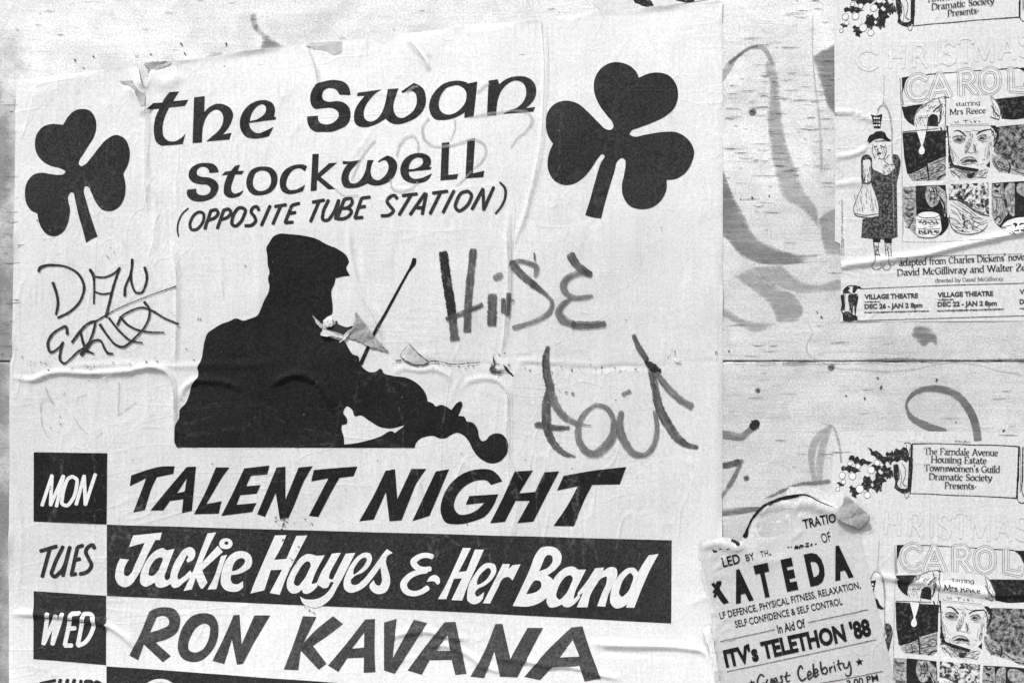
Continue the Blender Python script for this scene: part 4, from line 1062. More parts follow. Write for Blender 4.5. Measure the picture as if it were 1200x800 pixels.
shape("tear_hole_and_shadow", (360, 360, 10), "232,232* 270,215 330,195 335,160 350,158 365,195 395,210 470,232 540,222 545,240* 480,270 430,320* 380,300 250,265 200,250*", G, 0.42, M['gap'], gig)  # hole in the paper and the shadow beside it, painted as one black patch
flap("torn_flap", [(366.5, 369, 3.2), (371, 373, 4), (380, 385, 5), (392, 389, 5), (402, 392, 4), (406, 397, 3.4), (399, 396, 5), (389, 393.5, 6.5), (376.5, 392.8, 6), (378, 385, 3.6), (371, 379, 3)], M['tpaper2'], sheet, label="white strip torn across the fiddler's shoulder")
flap("torn_flap", [(379, 376, 3.5), (389, 370, 3.5), (391, 381, 4.2), (384, 384, 4.8), (381, 381, 4)], M['tpaper'], sheet, rnd=.6, crumple=1.2)
flap("torn_flap", [(418, 364.5, 11), (438, 392, 6), (455.5, 412, 2.2), (447, 411.5, 2.6), (430, 405, 3.4), (408, 395.5, 3), (403, 395, 3), (410, 389, 5), (415, 383, 8)], M['back'], sheet, n=8, rnd=.35, crumple=0.9, label="grey torn tongue hanging beside the bow")
flap("torn_flap", [(402, 401, 2.6), (405, 392, 4), (411, 386, 6.5), (411.5, 389, 6.5), (404, 398, 5), (396, 402.5, 2.2), (397, 401.5, 2)], M['tpaper2'], sheet)
flap("torn_flap", [(478.5, 403, 3.5), (490, 414, 2.2), (503, 425, 1.8), (497, 428, 1.7), (484, 427, 1.7), (473, 421, 1.8)], M['tpaper2'], sheet, rnd=.25, label="small white flap beside the elbow")
pen("tear_edge", (370, 290, 5), "545,568,.8 500,640,.8 515,655,1.6 560,680,1.4 610,690,1.2 660,676,1.6|548,566,.8 600,618,1 640,650,.7 668,672,1.4|470,662,1.6 500,660,1.8|668,666,1 700,664,1.6 730,668,.9 790,682,1.4 850,682,1 900,676,.8 960,672,1", 1, G, 1.6, M['inkg'], sheet, jit=.35)
flap("torn_flap", [(576, 425, 4.5), (582, 432, 2.2), (592, 433, 4.5), (589, 437, 2), (574, 434, 1.6)], M['back'], sheet, rnd=.35)
flap("torn_flap", [(589, 426.5, 2), (594, 430, 5.5), (602.5, 441, 2.8), (600, 440.5, 2.6), (592, 433, 3.2)], M['gap'], sheet, rnd=.2)
pen("tear_edge", (370, 290, 5), "1040,640,2 1045,690,2.4 1025,720,3 1060,728,3 1090,735,2", 2, G, 1.7, M['inkg'], sheet, jit=.4)
flap("torn_flap", [(789, 419.5, 2.2), (796, 421, 3.6), (798, 423.5, 2.8), (792, 424.5, 2)], M['torn'], sheet, rnd=.2)
flap("torn_flap", [(169, 74.8, 5.5), (185, 72.6, 5.0), (207, 71.4, 1.8), (198, 78, 1.6), (184, 83, 1.8), (176, 84, 2.6), (172, 80, 4.5)], M['fpaper'], sheet, rnd=.25, label="turned-down corner at the top edge")
shape("grey_patch", (240, 30, 3.75), "440,90* 520,80 603,72* 600,118 570,130 540,115 490,105", G, 0.33, mottle_mat("mottled_grey_paper", .42, .62, 60, .5, .2), sheet)  # mottled grey patch at the top edge
shape("grey_patch", (120, 60, 10), "200,348* 280,352 360,350 430,380 480,420* 520,430 545,405* 540,440 505,480* 510,560 500,640 470,660 440,600 400,520 370,450 300,400 230,375", G, 0.33, mottle_mat("mottled_grey_paper_fold", .26, .52, 70, .5, .2), sheet)  # darker mottled grey patch beside the torn notch

# ------------------------------------------------------------------ the two theatre posters
# Their print is laid out once, in the picture coordinates of the upper poster; LOW carries it to the lower one.
SRC = np.array([(1066.8, 36.4), (1056.8, 90.2), (1122.7, 163.7), (1136.3, 189.3), (989, 12.5), (984.4, 30.7), (1150.5, 161.5), (1108, 20)])
DST = np.array([(1062, 583.4), (1050.5, 637.7), (1114.3, 721.2), (1126.3, 748.9), (985.3, 548), (981.5, 567), (1142.6, 722.7), (1105, 571.5)])
LOW, *_ = np.linalg.lstsq(np.hstack([SRC, np.ones((len(SRC), 1))]), DST, rcond=None)
IL = np.linalg.inv(LOW[:2])
def up_id(x, y): return (x, y)
def to_low(x, y): return tuple(np.array([x, y]) @ LOW[:2] + LOW[2])
def from_low(x, y): return tuple((np.array([x, y]) - LOW[2]) @ IL)

def hatch(x0, y0, x1, y1, ang, gap, seed, w0=.35, w1=.8, brk=.25):
    """Engraver's hatching: broken parallel strokes filling a box, as a stroke string."""
    r = random.Random(seed)
    cx, cy = (x0 + x1) / 2, (y0 + y1) / 2
    a = math.radians(ang)
    dx, dy = math.cos(a), math.sin(a)
    D = math.hypot(x1 - x0, y1 - y0) / 2
    out = []
    k = -D
    while k < D:
        t = -D
        while t < D:
            L = r.uniform(.15, .6) * D
            p, q = t, min(t + L, D)
            P = (cx - dy * k + dx * p, cy + dx * k + dy * p); Q = (cx - dy * k + dx * q, cy + dx * k + dy * q)
            if all(x0 <= u[0] <= x1 and y0 <= u[1] <= y1 for u in (P, Q)) and r.random() > brk:
                m = ((P[0] + Q[0]) / 2 - dy * L * .08, (P[1] + Q[1]) / 2 + dx * L * .08)
                out.append("%.0f,%.0f,%.2g %.0f,%.0f,%.2g %.0f,%.0f,.3" % (P[0], P[1], r.uniform(w0, w1), m[0], m[1], r.uniform(w0, w1), Q[0], Q[1]))
            t = q + r.uniform(.05, .25) * D
        k += gap * r.uniform(.7, 1.3)
    return '|'.join(out)

def theatre_poster(low, label, surf, outline):
    root = thing("theatre_poster", label, "poster", 1140, 340 if not low else 900, 0, "two copies of one theatre poster pasted on the hoarding")
    fT = to_low if low else up_id            # for marks measured on the upper poster
    fB = up_id if low else from_low          # for marks measured on the lower one
    xy, fs = fill([curve([q for q, _ in toks(outline)], [True] * 99, True)], [], 3.0)
    h = surf(xy[:, 0], xy[:, 1])
    V = np.stack([(xy[:, 0] - 600) * PX, -h * PX, CZ - (xy[:, 1] - 400) * PX], 1)
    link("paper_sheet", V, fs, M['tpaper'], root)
    l1, l2, l3, l4 = 0.18, 0.28, 0.38, 0.50
    def sh(name, fr, spec, mat, lift=l1, f=fT, grid=3.0, label=None, par=root):
        return shape(name, fr, spec, surf, lift, M[mat], par, f, grid, label)
    def pn(name, fr, spec, wd, mat, lift=l3, f=fT, jit=0.25, closed=False, label=None, par=root):
        return pen(name, fr, spec, wd, surf, lift, M[mat], par, f, jit, closed, .6, label)
    Z1, Z2, Z3, Z4, Z5 = (970, 0, 5.217), (980, 110, 4.21), (1050, 70, 6.667), (1050, 180, 6.667), (980, 280, 5.4545)
    B5, B6, B7, B8 = (1050, 480, 6.667), (970, 500, 5.217), (1030, 620, 7.06), (1030, 700, 7.06)
    # holly sprig with berries
    for sp in ("240,125* 265,132 275,150* 300,145 312,155* 325,165 340,180* 365,182* 372,200 355,215* 350,235* 335,225 320,205* 300,195 285,178* 262,168 262,150*",
               "135,175* 155,172 165,188* 180,178 195,200* 215,192 235,205* 275,215* 245,235* 225,225 205,240* 185,220 165,228* 150,205 125,200*",
               "80,245* 100,236 112,245* 130,228 148,242* 165,245 180,258* 205,270* 180,275 165,285* 145,270 130,282* 115,265 85,268*",
               "52,340* 75,336 80,345* 103,332* 96,350 100,362* 82,360 70,368* 68,352*",
               "215,310* 228,296 240,306* 258,300 262,318* 275,335 262,350* 270,372 255,375* 248,395 232,385* 215,380 218,360* 203,350 215,335*",
               "290,285* 305,272 320,288* 350,290 345,312* 360,330 335,340* 332,360 328,375* 330,395 310,388* 300,405 288,385* 268,375 282,355* 272,335 290,320*",
               "128,368* 145,356 155,368* 172,372 175,392* 190,408 172,415* 175,435 158,428* 145,420 148,402* 130,395 138,382*",
               "360,150* 378,158 392,140* 402,165 396,190* 410,205 392,215* 385,232 370,215* 355,205 365,185* 352,168", "375,270* 392,262 400,282* 398,310 388,300* 380,318 366,300* 372,285", "268,232* 285,225 300,240* 322,236 330,252* 312,262 300,278* 285,262 270,262* 262,248", "330,240* 350,230 362,250* 385,245 380,275* 395,290 372,300* 365,320 350,305* 330,300 338,278* 322,262*"):
        sh("holly_leaf", B6, sp, 'holly', l1, fB, 0)
    for cx, cy, r in ((185, 240, 16), (135, 222, 14), (88, 296, 20), (150, 300, 22), (195, 378, 24), (265, 262, 22), (300, 218, 18), (95, 335, 14), (240, 415, 20), (60, 380, 12)):
        t = np.linspace(0, 2 * math.pi, 9)[:-1]
        sp = ' '.join('%g,%g' % (cx + r * math.cos(a), cy + r * math.sin(a)) for a in t)
        b_ = sh("holly_berry", B6, sp, 'torn', l2, fB, 0)
        pn("outline", B6, sp + ' ' + sp.split()[0], .5, 'inks', l3, fB, par=b_)
    # scroll cartouche with the society's name
    sc = sh("scroll_end", B6, "402,155* 415,130 440,140 462,122 482,130* 495,170 480,215 450,200 420,215 400,195*|400,230* 425,225 435,260 438,310 425,350 440,372 470,378* 492,370 490,400 470,408 440,398 405,372* 412,340 402,300*|495,180* 508,180 512,260 508,340 498,395 485,390* 490,300", 'holly', l1, fB, 0)
    pn("outline", B6, "465,100,.8 490,95 505,105 500,140,.6 492,180 495,215|478,105,.5 480,150 486,200|450,220,.6 468,245 472,300 460,350,.8 480,362|468,410,.6 480,435 492,425 495,400|425,235,.5 445,280 448,330 440,370", .7, 'hard', l3, fB, par=sc)
    pn("cartouche", B5, "122,264,1.2 300,262,.9 450,266,.8 580,272,1.1 800,276,.9 960,286,1.2|110,652,.8 250,655 400,664,1 600,670,.8 800,680,1 942,688,1.3|122,270,2 118,350,2.6 122,450,2 114,560,2.4 108,650,1.4|960,288,2.2 955,400,2 952,500,2.6 945,600,2 942,690,2|990,290,1.4 988,400 984,560,1.4 980,630,1 1000,680|970,300,.5 972,480,.5 968,640,.5|945,690,.9 955,715 985,728,1.2 1010,715", 1, 'hard', l3, fB, jit=.3, label="drawn scroll frame")
    rb = Rib()
    for txt, a, b_ in (("The Farndale Avenue", (215, 346), (795, 358)), ("Housing Estate", (268, 408), (705, 419)), ("Townswomen's Guild", (216, 474), (808, 488)), ("Dramatic Society", (252, 542), (745, 553)), ("Presents-", (375, 611), (625, 617))):
        serif(rb, txt, (B5[0] + a[0] / B5[2], B5[1] + a[1] / B5[2]), (B5[0] + b_[0] / B5[2], B5[1] + b_[1] / B5[2]), 7.3, surf, l3, fB)
    strokes(B5, "455,245,.7 470,238 478,250|485,240,.6 500,250 512,240|520,262,.6 540,240 545,255|550,250,.6 575,248", .6, surf, l3, rb, fB, jit=.3)
    rb.build("lettering", M['inkt'], root, label="serif lines inside the scroll")
    # three-dimensional outlined heading, printed pale
    def outline_word(word, fr, boxes, f, wide, mats, cap):
        o1, o2, o3, o4 = Rib(), Rib(), Rib(), Rib()
        for ch, (x0, y0, x1, y1) in zip(word, boxes):
            adv, sp = SERIF[ch]
            for st in sp.split('/'):
                if not st: continue
                P_ = []
                for t in st.split():
                    a, b_ = (float(q) for q in t.split(','))
                    x = x0 + (x1 - x0) * (a - .7) / (adv - 1.4); y = y1 + (y0 - y1) * b_ / 7.5
                    q = (fr[0] + x / fr[2], fr[1] + y / fr[2])
                    P_.append(f(*q))
                for rr, wd, lf in ((o1, wide, l2), (o2, wide - 1.1, l3), (o3, wide * .5, l4), (o4, wide * .5 - 1.1, l4 + .15)):
                    rr.add([(p[0], p[1], wd) for p in P_], surf, lf, cap=.8, step=1.2)
        return o1, o2, o3, o4
    hd = outline_word("CHRISTMAS", Z1, [(175, 310, 300, 425), (375, 285, 470, 415), (520, 275, 600, 410), (640, 265, 680, 400), (700, 262, 770, 395), (800, 250, 880, 385), (900, 240, 1010, 375), (1050, 225, 1140, 360), (1170, 215, 1250, 350)], fT, 5.0, None, 10)
    hd[0].build("lettering", M['pale2'], root, label="pale outlined heading, nearly bleached away")
    hd[1].build("lettering_face", M['tpaper'], root)
    cr_ = outline_word("CAROL", B7, [(190, 135, 350, 325), (375, 140, 535, 345), (615, 145, 745, 345), (800, 155, 945, 345), (1030, 165, 1165, 350)], fB, 8.5, None, 10)
    # photograph panels behind a window grid
    sh("photograph_panel", B7, "146,128* 205,126* 168,200 150,250 152,358* 143,372*", 'hard', l1, fB)
    sh("photograph_panel", B7, "134,376* 318,376* 275,410 245,450 232,500 240,552* 195,522 155,470*|352,495* 385,472 420,482 432,582* 338,566*", 'hard', l1, fB)
    sh("photograph_panel", B7, "905,412* 1200,414* 1420,425* 1420,610* 1200,602 1060,605 960,585* 948,510 925,445", 'night', l1, fB, label="dark panel right of the hat")
    sh("photograph_panel", B7, "1110,172* 1420,180* 1420,380* 1230,400* 1195,290 1160,210", 'hard', l1, fB)
    sh("white_bubble", B7, "155,380* 152,250 175,190 215,130* 350,120* 1060,160* 1130,190 1180,250 1210,330 1205,400* 900,412* 860,380 700,360 500,372 310,372", 'tpaper', l2 - .08, fB)
    pn("panel_edge", B7, "350,130,1.1 450,134 600,142,.8 760,150 950,162,1.2 1110,170|140,590,.8 430,600,.6|130,130,.6 132,372", .9, 'hard', l3, fB)
    sh("photograph_panel", (0, 0, 1), "1057.2,155.8* 1108.3,152.8* 1108.3,183* 1086,194* 1068,203* 1063,204* 1059.5,185*", 'night', l1)
    sh("photograph_panel", (0, 0, 1), "1169,148.5* 1200,145.5* 1252,142* 1252,200* 1200,207 1184,195* 1164,178*", 'nightl', l1, label="mottled dark panel right of the face")
    sh("photograph_panel", Z4, "95,168* 235,95* 248,75* 385,18* 385,175* 350,205* 130,215*", 'mid', l2, label="patchwork coat sleeve")
    sh("photograph_panel", Z4, "745,5* 760,8 885,70* 905,95 1010,130* 1160,150* 1160,175* 1000,172* 880,152* 800,135 755,80", 'mid', l2)
    pn("coat_seam", Z4, "240,80,1.6 246,140 255,205,1.4|100,160,1.4 180,125 240,92|252,75,1 320,45 385,20|270,90,.8 375,45|310,110,1 340,85 375,95 380,120 350,140 320,130|330,105,.8 365,110|320,205,1.6 360,175 385,165|760,60,1 800,110 880,140|880,70,1.8 890,100 880,150|790,60,1 830,80 850,110|135,170,.8 150,205|185,140,.8 200,205|905,120,1 960,150 1000,160", 1, 'hard', l3)
    # candle, flame and drip on the left panel
    sh("candle", Z3, "160,556* 236,556* 214,650 208,668 222,705 215,735 198,742 180,732 178,708 195,668 190,650", 'torn', l2 + .05)
    pn("candle_outline", Z3, "140,480,.8 145,440 190,380 260,330 330,300 385,290|160,525,.5 150,490|290,405,1.6 330,370 360,345,1.2|240,430,.6 255,490 235,560|175,455,.5 235,455", .8, 'inks', l3)
    # face under a label for a hat
    fc = sh("printed_face", Z3, "400,548* 560,535 735,545* 752,600 748,680 735,760 715,830 690,880 640,925 560,935 480,905 435,850 412,760 402,650", 'face', l2, label="frowning woman's face with arched brows")
    pn("feature", Z3, "448,562,.9 480,556,1.6 512,572,2 542,602,1.4|622,590,1 655,566,2 700,552,1.6 742,546,1|438,618,.5 465,600,.8 510,606,.8 540,634,.5|632,612,.6 660,594,.8 690,594,.8 708,612,.5|470,626,2.6 500,630,3|655,616,2.6 682,614,3|445,632,.5 480,646,.6 515,642,.5|640,630,.5 680,632,.6 705,618,.5", 1, 'hard', l3, par=fc)
    pn("feature", Z3, "585,620,.6 578,670 560,700,.8 538,715,1 545,735,.8|600,660,.5 618,700,.9 612,728,.8|560,725,.8 580,732 600,728|500,792,1.2 530,770,1 565,762 600,768 628,790,1.2|510,870,.9 545,885 600,880,.7|560,620,.5 570,650|440,700,.5 470,760|700,690,.5 690,760", .8, 'inks', l3, par=fc)
    sh("mouth", Z4, "515,76* 540,52 575,46 610,50 640,68* 600,66 570,64 540,70", 'hard', l3, par=fc)
    for sp in ("438,600* 490,592 540,615* 530,650 480,660 440,640", "630,595* 680,580 720,600* 715,635 670,645 635,630", "545,640* 575,650 570,700 540,740 528,720", "600,650* 622,690 640,735 620,740", "500,790* 560,765 630,790* 640,830 600,815 540,815 505,830", "412,650 440,720 440,800 425,800", "735,600 748,640 735,740 715,790 712,700", "500,870 560,850 620,870 600,910 530,910"):
        sh("shade", Z3, sp, 'half', l2 + .06, par=fc, grid=0)
    for i, (x0, y0, x1, y1, an, gp, mt) in enumerate(((404, 560, 424, 760, 85, 7, 'hard'), (440, 590, 550, 662, 12, 9, 'inks'), (625, 580, 725, 650, -12, 9, 'inks'), (565, 560, 605, 640, 88, 9, 'inks'), (535, 645, 575, 735, 70, 8, 'inks'), (595, 650, 625, 735, -75, 8, 'inks'), (700, 590, 750, 790, 100, 9, 'inks'), (440, 740, 500, 850, 55, 14, 'inks'), (640, 740, 700, 850, -55, 14, 'inks'), (500, 780, 635, 825, 5, 8, 'hard'), (510, 860, 640, 925, 5, 10, 'inks'), (440, 548, 720, 566, 5, 9, 'inks'))):
        pn("hatching", Z3, hatch(x0, y0, x1, y1, an, gp, i), .6, mt, l3 + .05, jit=.3, par=fc)['kind'] = 'stuff'
    for i, (x0, y0, x1, y1, an, gp, mt) in enumerate(((325, 500, 395, 670, 75, 11, 'hard'), (740, 510, 805, 660, 110, 11, 'hard'), (735, 300, 800, 470, 80, 12, 'inks'), (330, 300, 395, 480, 80, 13, 'inks'), (190, 340, 370, 420, -35, 14, 'inks'), (150, 430, 240, 520, 70, 16, 'inks'))):
        pn("hatching", Z3, hatch(x0, y0, x1, y1, an, gp, i + 30), .7, mt, l3 + .05, jit=.3)['kind'] = 'stuff'
    for i, (x0, y0, x1, y1, an, gp, mt) in enumerate(((100, 90, 385, 210, -25, 11, 'hard'), (745, 20, 885, 150, 35, 12, 'hard'), (60, 260, 155, 620, 20, 14, 'hard'), (240, 260, 340, 400, 60, 10, 'hard'), (165, 500, 345, 640, 2, 16, 'inks'), (415, 380, 720, 620, 25, 14, 'inks'), (750, 240, 860, 540, 80, 11, 'hard'), (855, 240, 925, 480, 85, 10, 'hard'), (415, 110, 545, 200, 50, 10, 'inks'), (600, 120, 720, 200, -40, 10, 'inks'))):
        pn("hatching", Z4, hatch(x0, y0, x1, y1, an, gp, i + 60), .8, mt, l3 + .05, jit=.3)['kind'] = 'stuff'
    pn("hair_line", Z3, "395,520,2 404,600,1.6 410,680,1.4 418,760,2.4 440,840,4|330,560,2.4 345,600,3 360,640,2|345,530,1.6 372,600,2 385,660,1.2|340,575,1.4 395,560|350,620,1.4 390,605|745,520,2.6 775,545,3 795,590,2.4 780,640,2 762,680,1.6|735,540,1 760,580 768,630|760,520,2 800,540,1.6|800,560,1.2 770,570|790,610,1.2 765,615|330,500,1.2 350,450 345,410", 2, 'hard', l3)
    sh("hat_label", Z3, "395,298* 560,286* 735,280* 742,515* 570,518* 400,522*", 'tpaper', l2 + .1)
    pn("hat_outline", Z3, "385,300,.9 383,520,1|415,500,.6 430,515|430,512,.5 720,505,.6|735,285,.6 790,330,.8 812,430 800,470,1|375,300,1.4 420,296|330,300,1 350,380 340,470,1.4|745,360,1.2 780,420,1.6 800,440|740,300,.6 770,400|735,450,1.2 800,470", .8, 'inks', l3)
    rb = Rib()
    for txt, a, b_, cp in (("starring", (462, 368), (652, 355), 5.0), ("Mrs Reece", (415, 434), (700, 420), 6.6)):
        serif(rb, txt, (Z3[0] + a[0] / Z3[2], Z3[1] + a[1] / Z3[2]), (Z3[0] + b_[0] / Z3[2], Z3[1] + b_[1] / Z3[2]), cp, surf, l3, fT)
    strokes(Z3, "450,485,.7 470,498|478,480,.7 482,498|520,478,.6 560,476|540,478,.8 540,496|575,484,.7 590,496|605,478,.7 612,494 622,478|640,480,.6 655,492", .7, surf, l3, rb, fT, jit=.3)
    rb.build("lettering", M['hard'], root, label="name on the hat label")
    sh("collar", Z4, "410,78* 480,95 560,108 645,122* 632,146* 560,138 480,122 418,104*|548,162* 622,148* 592,196* 562,196*|405,20* 425,60 415,75 402,60|700,95* 735,60 730,110*", 'hard', l3)
    pn("collar_line", Z4, "420,130,.9 470,165 500,200|460,125,.9 510,150 545,190|600,190,.9 640,150 700,125|440,105,.5 500,128 600,150|630,185,.8 700,190|410,112,1.6 440,108", .8, 'inks', l3)
    sh("white_grid_bar", Z4, "385,-120* 402,-120* 410,500* 398,500*|732,-60* 742,-60* 744,520* 732,520*", 'tpaper', l4 + .1, grid=3)
    # lower row: jar, crowded groceries, bowl, loaves
    sh("photograph_panel", Z4, "55,262* 152,256* 156,640* 118,602 75,545 56,490", 'mid', l1)
    pn("pattern", Z4, "60,285,2.2 90,300,3 130,290,2.4|75,430,2 110,440,3 140,430,2|70,460,2 100,490,3 130,470,2.4|95,580,1.6 120,540 135,500|65,350,1 140,355|85,520,1 120,525", 2, 'inks', l3)
    sh("photograph_panel", Z4, "152,252* 385,246* 388,600 350,640* 160,640*", 'hard', l1)
    sh("photograph_panel", Z4, "238,258* 330,252* 345,330 320,395 275,420 240,380 228,320|330,255* 385,300* 385,480 375,500* 365,420 340,360", 'mid', l2)
    pn("pattern", Z4, "255,280,1 270,330 262,380|285,270,1 300,330 290,390|310,270,1.4 320,330|340,340,1.6 372,400 380,470,2|265,300,1 300,300|265,350,1.2 305,350", 1, 'hard', l3)
    jar = sh("printed_jar", Z4, "163,485 190,465 245,456 300,460 332,475 345,520* 347,610 320,640 250,652 190,645 163,630 158,560", 'torn', l2 + .08)
    pn("outline", Z4, "165,485,1 200,500 250,503 300,500 335,485|160,520,.7 345,520,.7|165,650,.8 230,660 300,655 345,630|178,535,2.2 195,530|205,545,2 220,528|230,530,2 232,550|245,535,2 265,545|275,530,2 300,548|310,530,2 325,548|172,588,.8 250,592 340,585|180,600,2.2 182,625|195,605,2 210,622|222,600,2.2 224,625 240,625|250,602,2 252,625|265,600,2 280,625|295,612,2.4 315,610 318,625|328,600,1.4 330,620", 1, 'inks', l3, par=jar)
    sh("photograph_panel", Z4, "412,242* 722,228* 724,488* 650,470 600,445 550,400 500,372 412,356*", 'busy', l1)
    sh("printed_bowl", Z4, "412,362* 480,370 540,395 600,440 660,475 724,492* 715,560 690,595 640,618 570,630 500,622 450,600 422,560 412,500", 'face', l2)
    pn("bowl_line", Z4, "412,358,1.8 480,366,2 540,395,2.4 600,440,2.6 660,472,2.4 724,490,1.6|425,400,.7 470,430 505,475|425,440,.7 470,470 500,520|440,380,.6 520,430 590,480|480,385,.6 560,435 620,485|600,500,.7 680,510|600,530,.7 660,540 710,520|600,560,.6 640,585|590,600,.6 650,560 715,540|430,500,.7 470,520 505,560|440,560,.6 500,580|412,480,1 425,560 460,608 520,628 600,628 670,605 712,560,1", .8, 'inks', l3)
    sh("printed_packet", Z4, "512,468* 560,480 612,508* 590,600 560,618 508,612*", 'busy', l2 + .1)
    sh("photograph_panel", Z4, "748,232* 840,225* 1000,215* 1320,210* 1320,620* 1000,600* 830,590* 790,560 762,520 748,470", 'hard', l1)
    sh("printed_loaf", Z4, "750,240* 835,232* 842,300 860,400 866,480 850,500* 800,560 755,500", 'mid', l2)
    sh("printed_loaf", Z4, "850,280 880,235 915,225 925,300 925,400 915,490 885,470 865,390|950,240 1000,230 1060,250 1070,350 980,330 945,300", 'mid', l2)
    pn("pattern", Z4, "765,240,2 790,260,2.6 810,245,2|770,290,2 800,300,2.4|770,520,1.4 800,490 820,520 800,540|845,360,2 860,420,2.4|770,340,1 830,345", 1.6, 'hard', l3)
    lp = sh("printed_price_flag", Z4, "812,572* 860,525 930,500 1000,495 1200,500* 1200,620* 1000,618 910,632 850,600", 'torn', l3)
    pn("outline", Z4, "812,572,1 870,590 920,632,1|812,572,1.2 860,525 930,500 1000,492|915,552,1.8 930,548,2.4 932,598,2.8|915,602,1.6 948,600|1000,548,1.8 968,552,2 965,572,1.8 990,575,2.4 998,590,2.4 980,603,2 965,600|830,575,.6 900,560", 1, 'hard', l4, par=lp)
    pn("frame_line", Z4, "48,230,.4 50,400 48,690|48,690,.4 300,690,.4 820,655,.4|405,225,.5 410,640", .5, 'pale', l3, jit=.4)
    o1, o2, o3, o4 = cr_
    o1.build("lettering", M['inks2'], root, label="double-outlined heading on the white bubble")
    o2.build("lettering_face", M['tpaper'], root)
    o3.build("lettering_core", M['inks2'], root)
    o4.build("lettering_face", M['tpaper'], root)
    # old woman with a carrier bag
    wm = sh("printed_woman", Z2, "120,325* 132,305 155,300 175,318* 182,372 215,388 245,402 285,372* 275,300* 300,300 314,322 312,380 298,440* 300,560 302,705* 270,716 200,718 122,710* 128,620* 205,600* 208,560 185,480 172,440* 122,445*", 'coat', l1, label="old woman in a dark tweed coat with hat and carrier bag")
    sh("hat", Z2, "158,248* 160,225 175,208 190,190 215,185 238,192 248,212 272,232* 255,236 225,222 190,226*|150,240* 165,205 180,200 175,225*", 'hard', l2, par=wm)
    pn("face_line", Z2, "185,262,1 200,258|215,256,1 232,262|205,270,.5 202,285 212,288|200,296,1.8 218,294,1.8|180,250,.6 176,285 190,320|240,250,.6 245,290 232,320|190,235,.8 240,232|205,320,.6 240,322 260,300|235,330,.6 250,345 285,350", .8, 'hard', l3, par=wm)
    sh("hand", Z2, "130,330* 160,325 168,380 165,430 140,440 132,400|225,350 245,330 270,340 288,362 265,385 250,400 235,385", 'face', l2, par=wm)
    bag = sh("carrier_bag", Z2, "130,460* 150,445 172,450 190,490 208,560 208,602* 170,610 130,608 90,590 82,560 100,510", 'face', l3, par=wm)
    pn("outline", Z2, "128,455,.8 95,530 84,570 90,595 130,608,1.4 170,612,1.4 206,604,1.4|172,445,.8 192,495 208,560 208,600|140,440,1 150,445 165,440|150,460,.5 148,520|120,500,.5 130,580|170,500,.5 180,590|90,590,1 140,600 205,592|135,380,.6 140,430|165,360,.6 165,420", .7, 'inks', l4, par=bag)
    for i, (x0, y0, x1, y1, an, gp, mt, pr) in enumerate(((90, 470, 205, 600, 80, 14, 'inks', bag), (130, 330, 168, 440, 85, 8, 'hard', wm), (225, 340, 285, 400, 45, 8, 'hard', wm), (180, 245, 245, 320, 70, 9, 'inks', wm), (178, 738, 212, 800, 10, 9, 'hard', wm), (235, 740, 270, 800, 10, 9, 'hard', wm))):
        pn("hatching", Z2, hatch(x0, y0, x1, y1, an, gp, i + 90), .6, mt, l3 + .1, jit=.3, par=pr)['kind'] = 'stuff'
    sh("leg", Z2, "178,712* 216,712* 216,732* 180,732*|234,712* 274,712* 272,738* 236,735*", 'hard', l2, par=wm)
    pn("leg_line", Z2, "182,735,.8 186,770 190,800,.9|208,735,.8 205,770 212,800|238,740,.8 244,800|268,740,.8 270,800|192,750,1 200,765 192,780 202,795|250,760,.8 258,790", .8, 'inks', l3, par=wm)
    pn("shoe_line", Z5, "240,30,.6 250,90 235,150,.8 225,180 250,195 285,180 280,160|320,30,.6 330,90 330,150 345,180 320,200 295,185 310,160|255,50,.8 265,80|245,100,.8 268,100|335,160,.6 360,170 375,150", .8, 'inks', l3, par=wm)
    sh("basket", Z2, "168,102* 192,108 226,100* 216,172* 184,170*", 'hard', l2, label="small dark basket hanging over the hat")
    for r_ in range(3):
        for c_ in range(3):
            x = 181 + c_ * 13 + (r_ * 1.0 if c_ == 0 else 0); y = 118 + r_ * 17
            sh("basket_gap", Z2, "%g,%g* %g,%g* %g,%g* %g,%g*" % (x, y, x + 8, y, x + 8, y + 9, x, y + 9), 'torn', l3, grid=0)
    pn("lamp_cord", Z2, "200,100,1.4 208,75,1.6 222,58,1.6 240,62,1.4 256,90,1.2 266,130 272,190 274,250 276,330|222,45,.5 240,50 256,78 270,120 278,200|235,-90,.6 234,-20 232,50|276,330,.5 280,500 285,700|320,-20,.5 322,330 328,560 330,690", 1, 'pale', l3, jit=.3)
    pn("side_note", Z2, "12,530,1 14,545|26,525,1.6 28,570,1.6|27,580,1.6 28,640,1.6|26,650,1.6 28,690,1.4|27,700,1.4 26,795,1.5", 1.4, 'pale', l3, jit=.5)
    # credits and dates
    rb = Rib()
    for txt, a, b_, cp in (("adapted from Charles Dickens' novel", (400, 172), (1215, 132), 7.4), ("David McGillivray and Walter Zerlin", (386, 234), (1290, 196), 7.2)):
        serif(rb, txt, (Z5[0] + a[0] / Z5[2], Z5[1] + a[1] / Z5[2]), (Z5[0] + b_[0] / Z5[2], Z5[1] + b_[1] / Z5[2]), cp, surf, l3, fT)
    rb.build("lettering", M['inkt'], root, label="two serif credit lines")
    rb = Rib()
    serif(rb, "directed by David McGillivray", (Z5[0] + 630 / Z5[2], Z5[1] + 278 / Z5[2]), (Z5[0] + 1065 / Z5[2], Z5[1] + 264 / Z5[2]), 4.4, surf, l3, fT, 1.1, .6)
    rb.build("lettering", M['inks'], root, label="small director's credit")
    ty = Type()
    k = Z5[2]
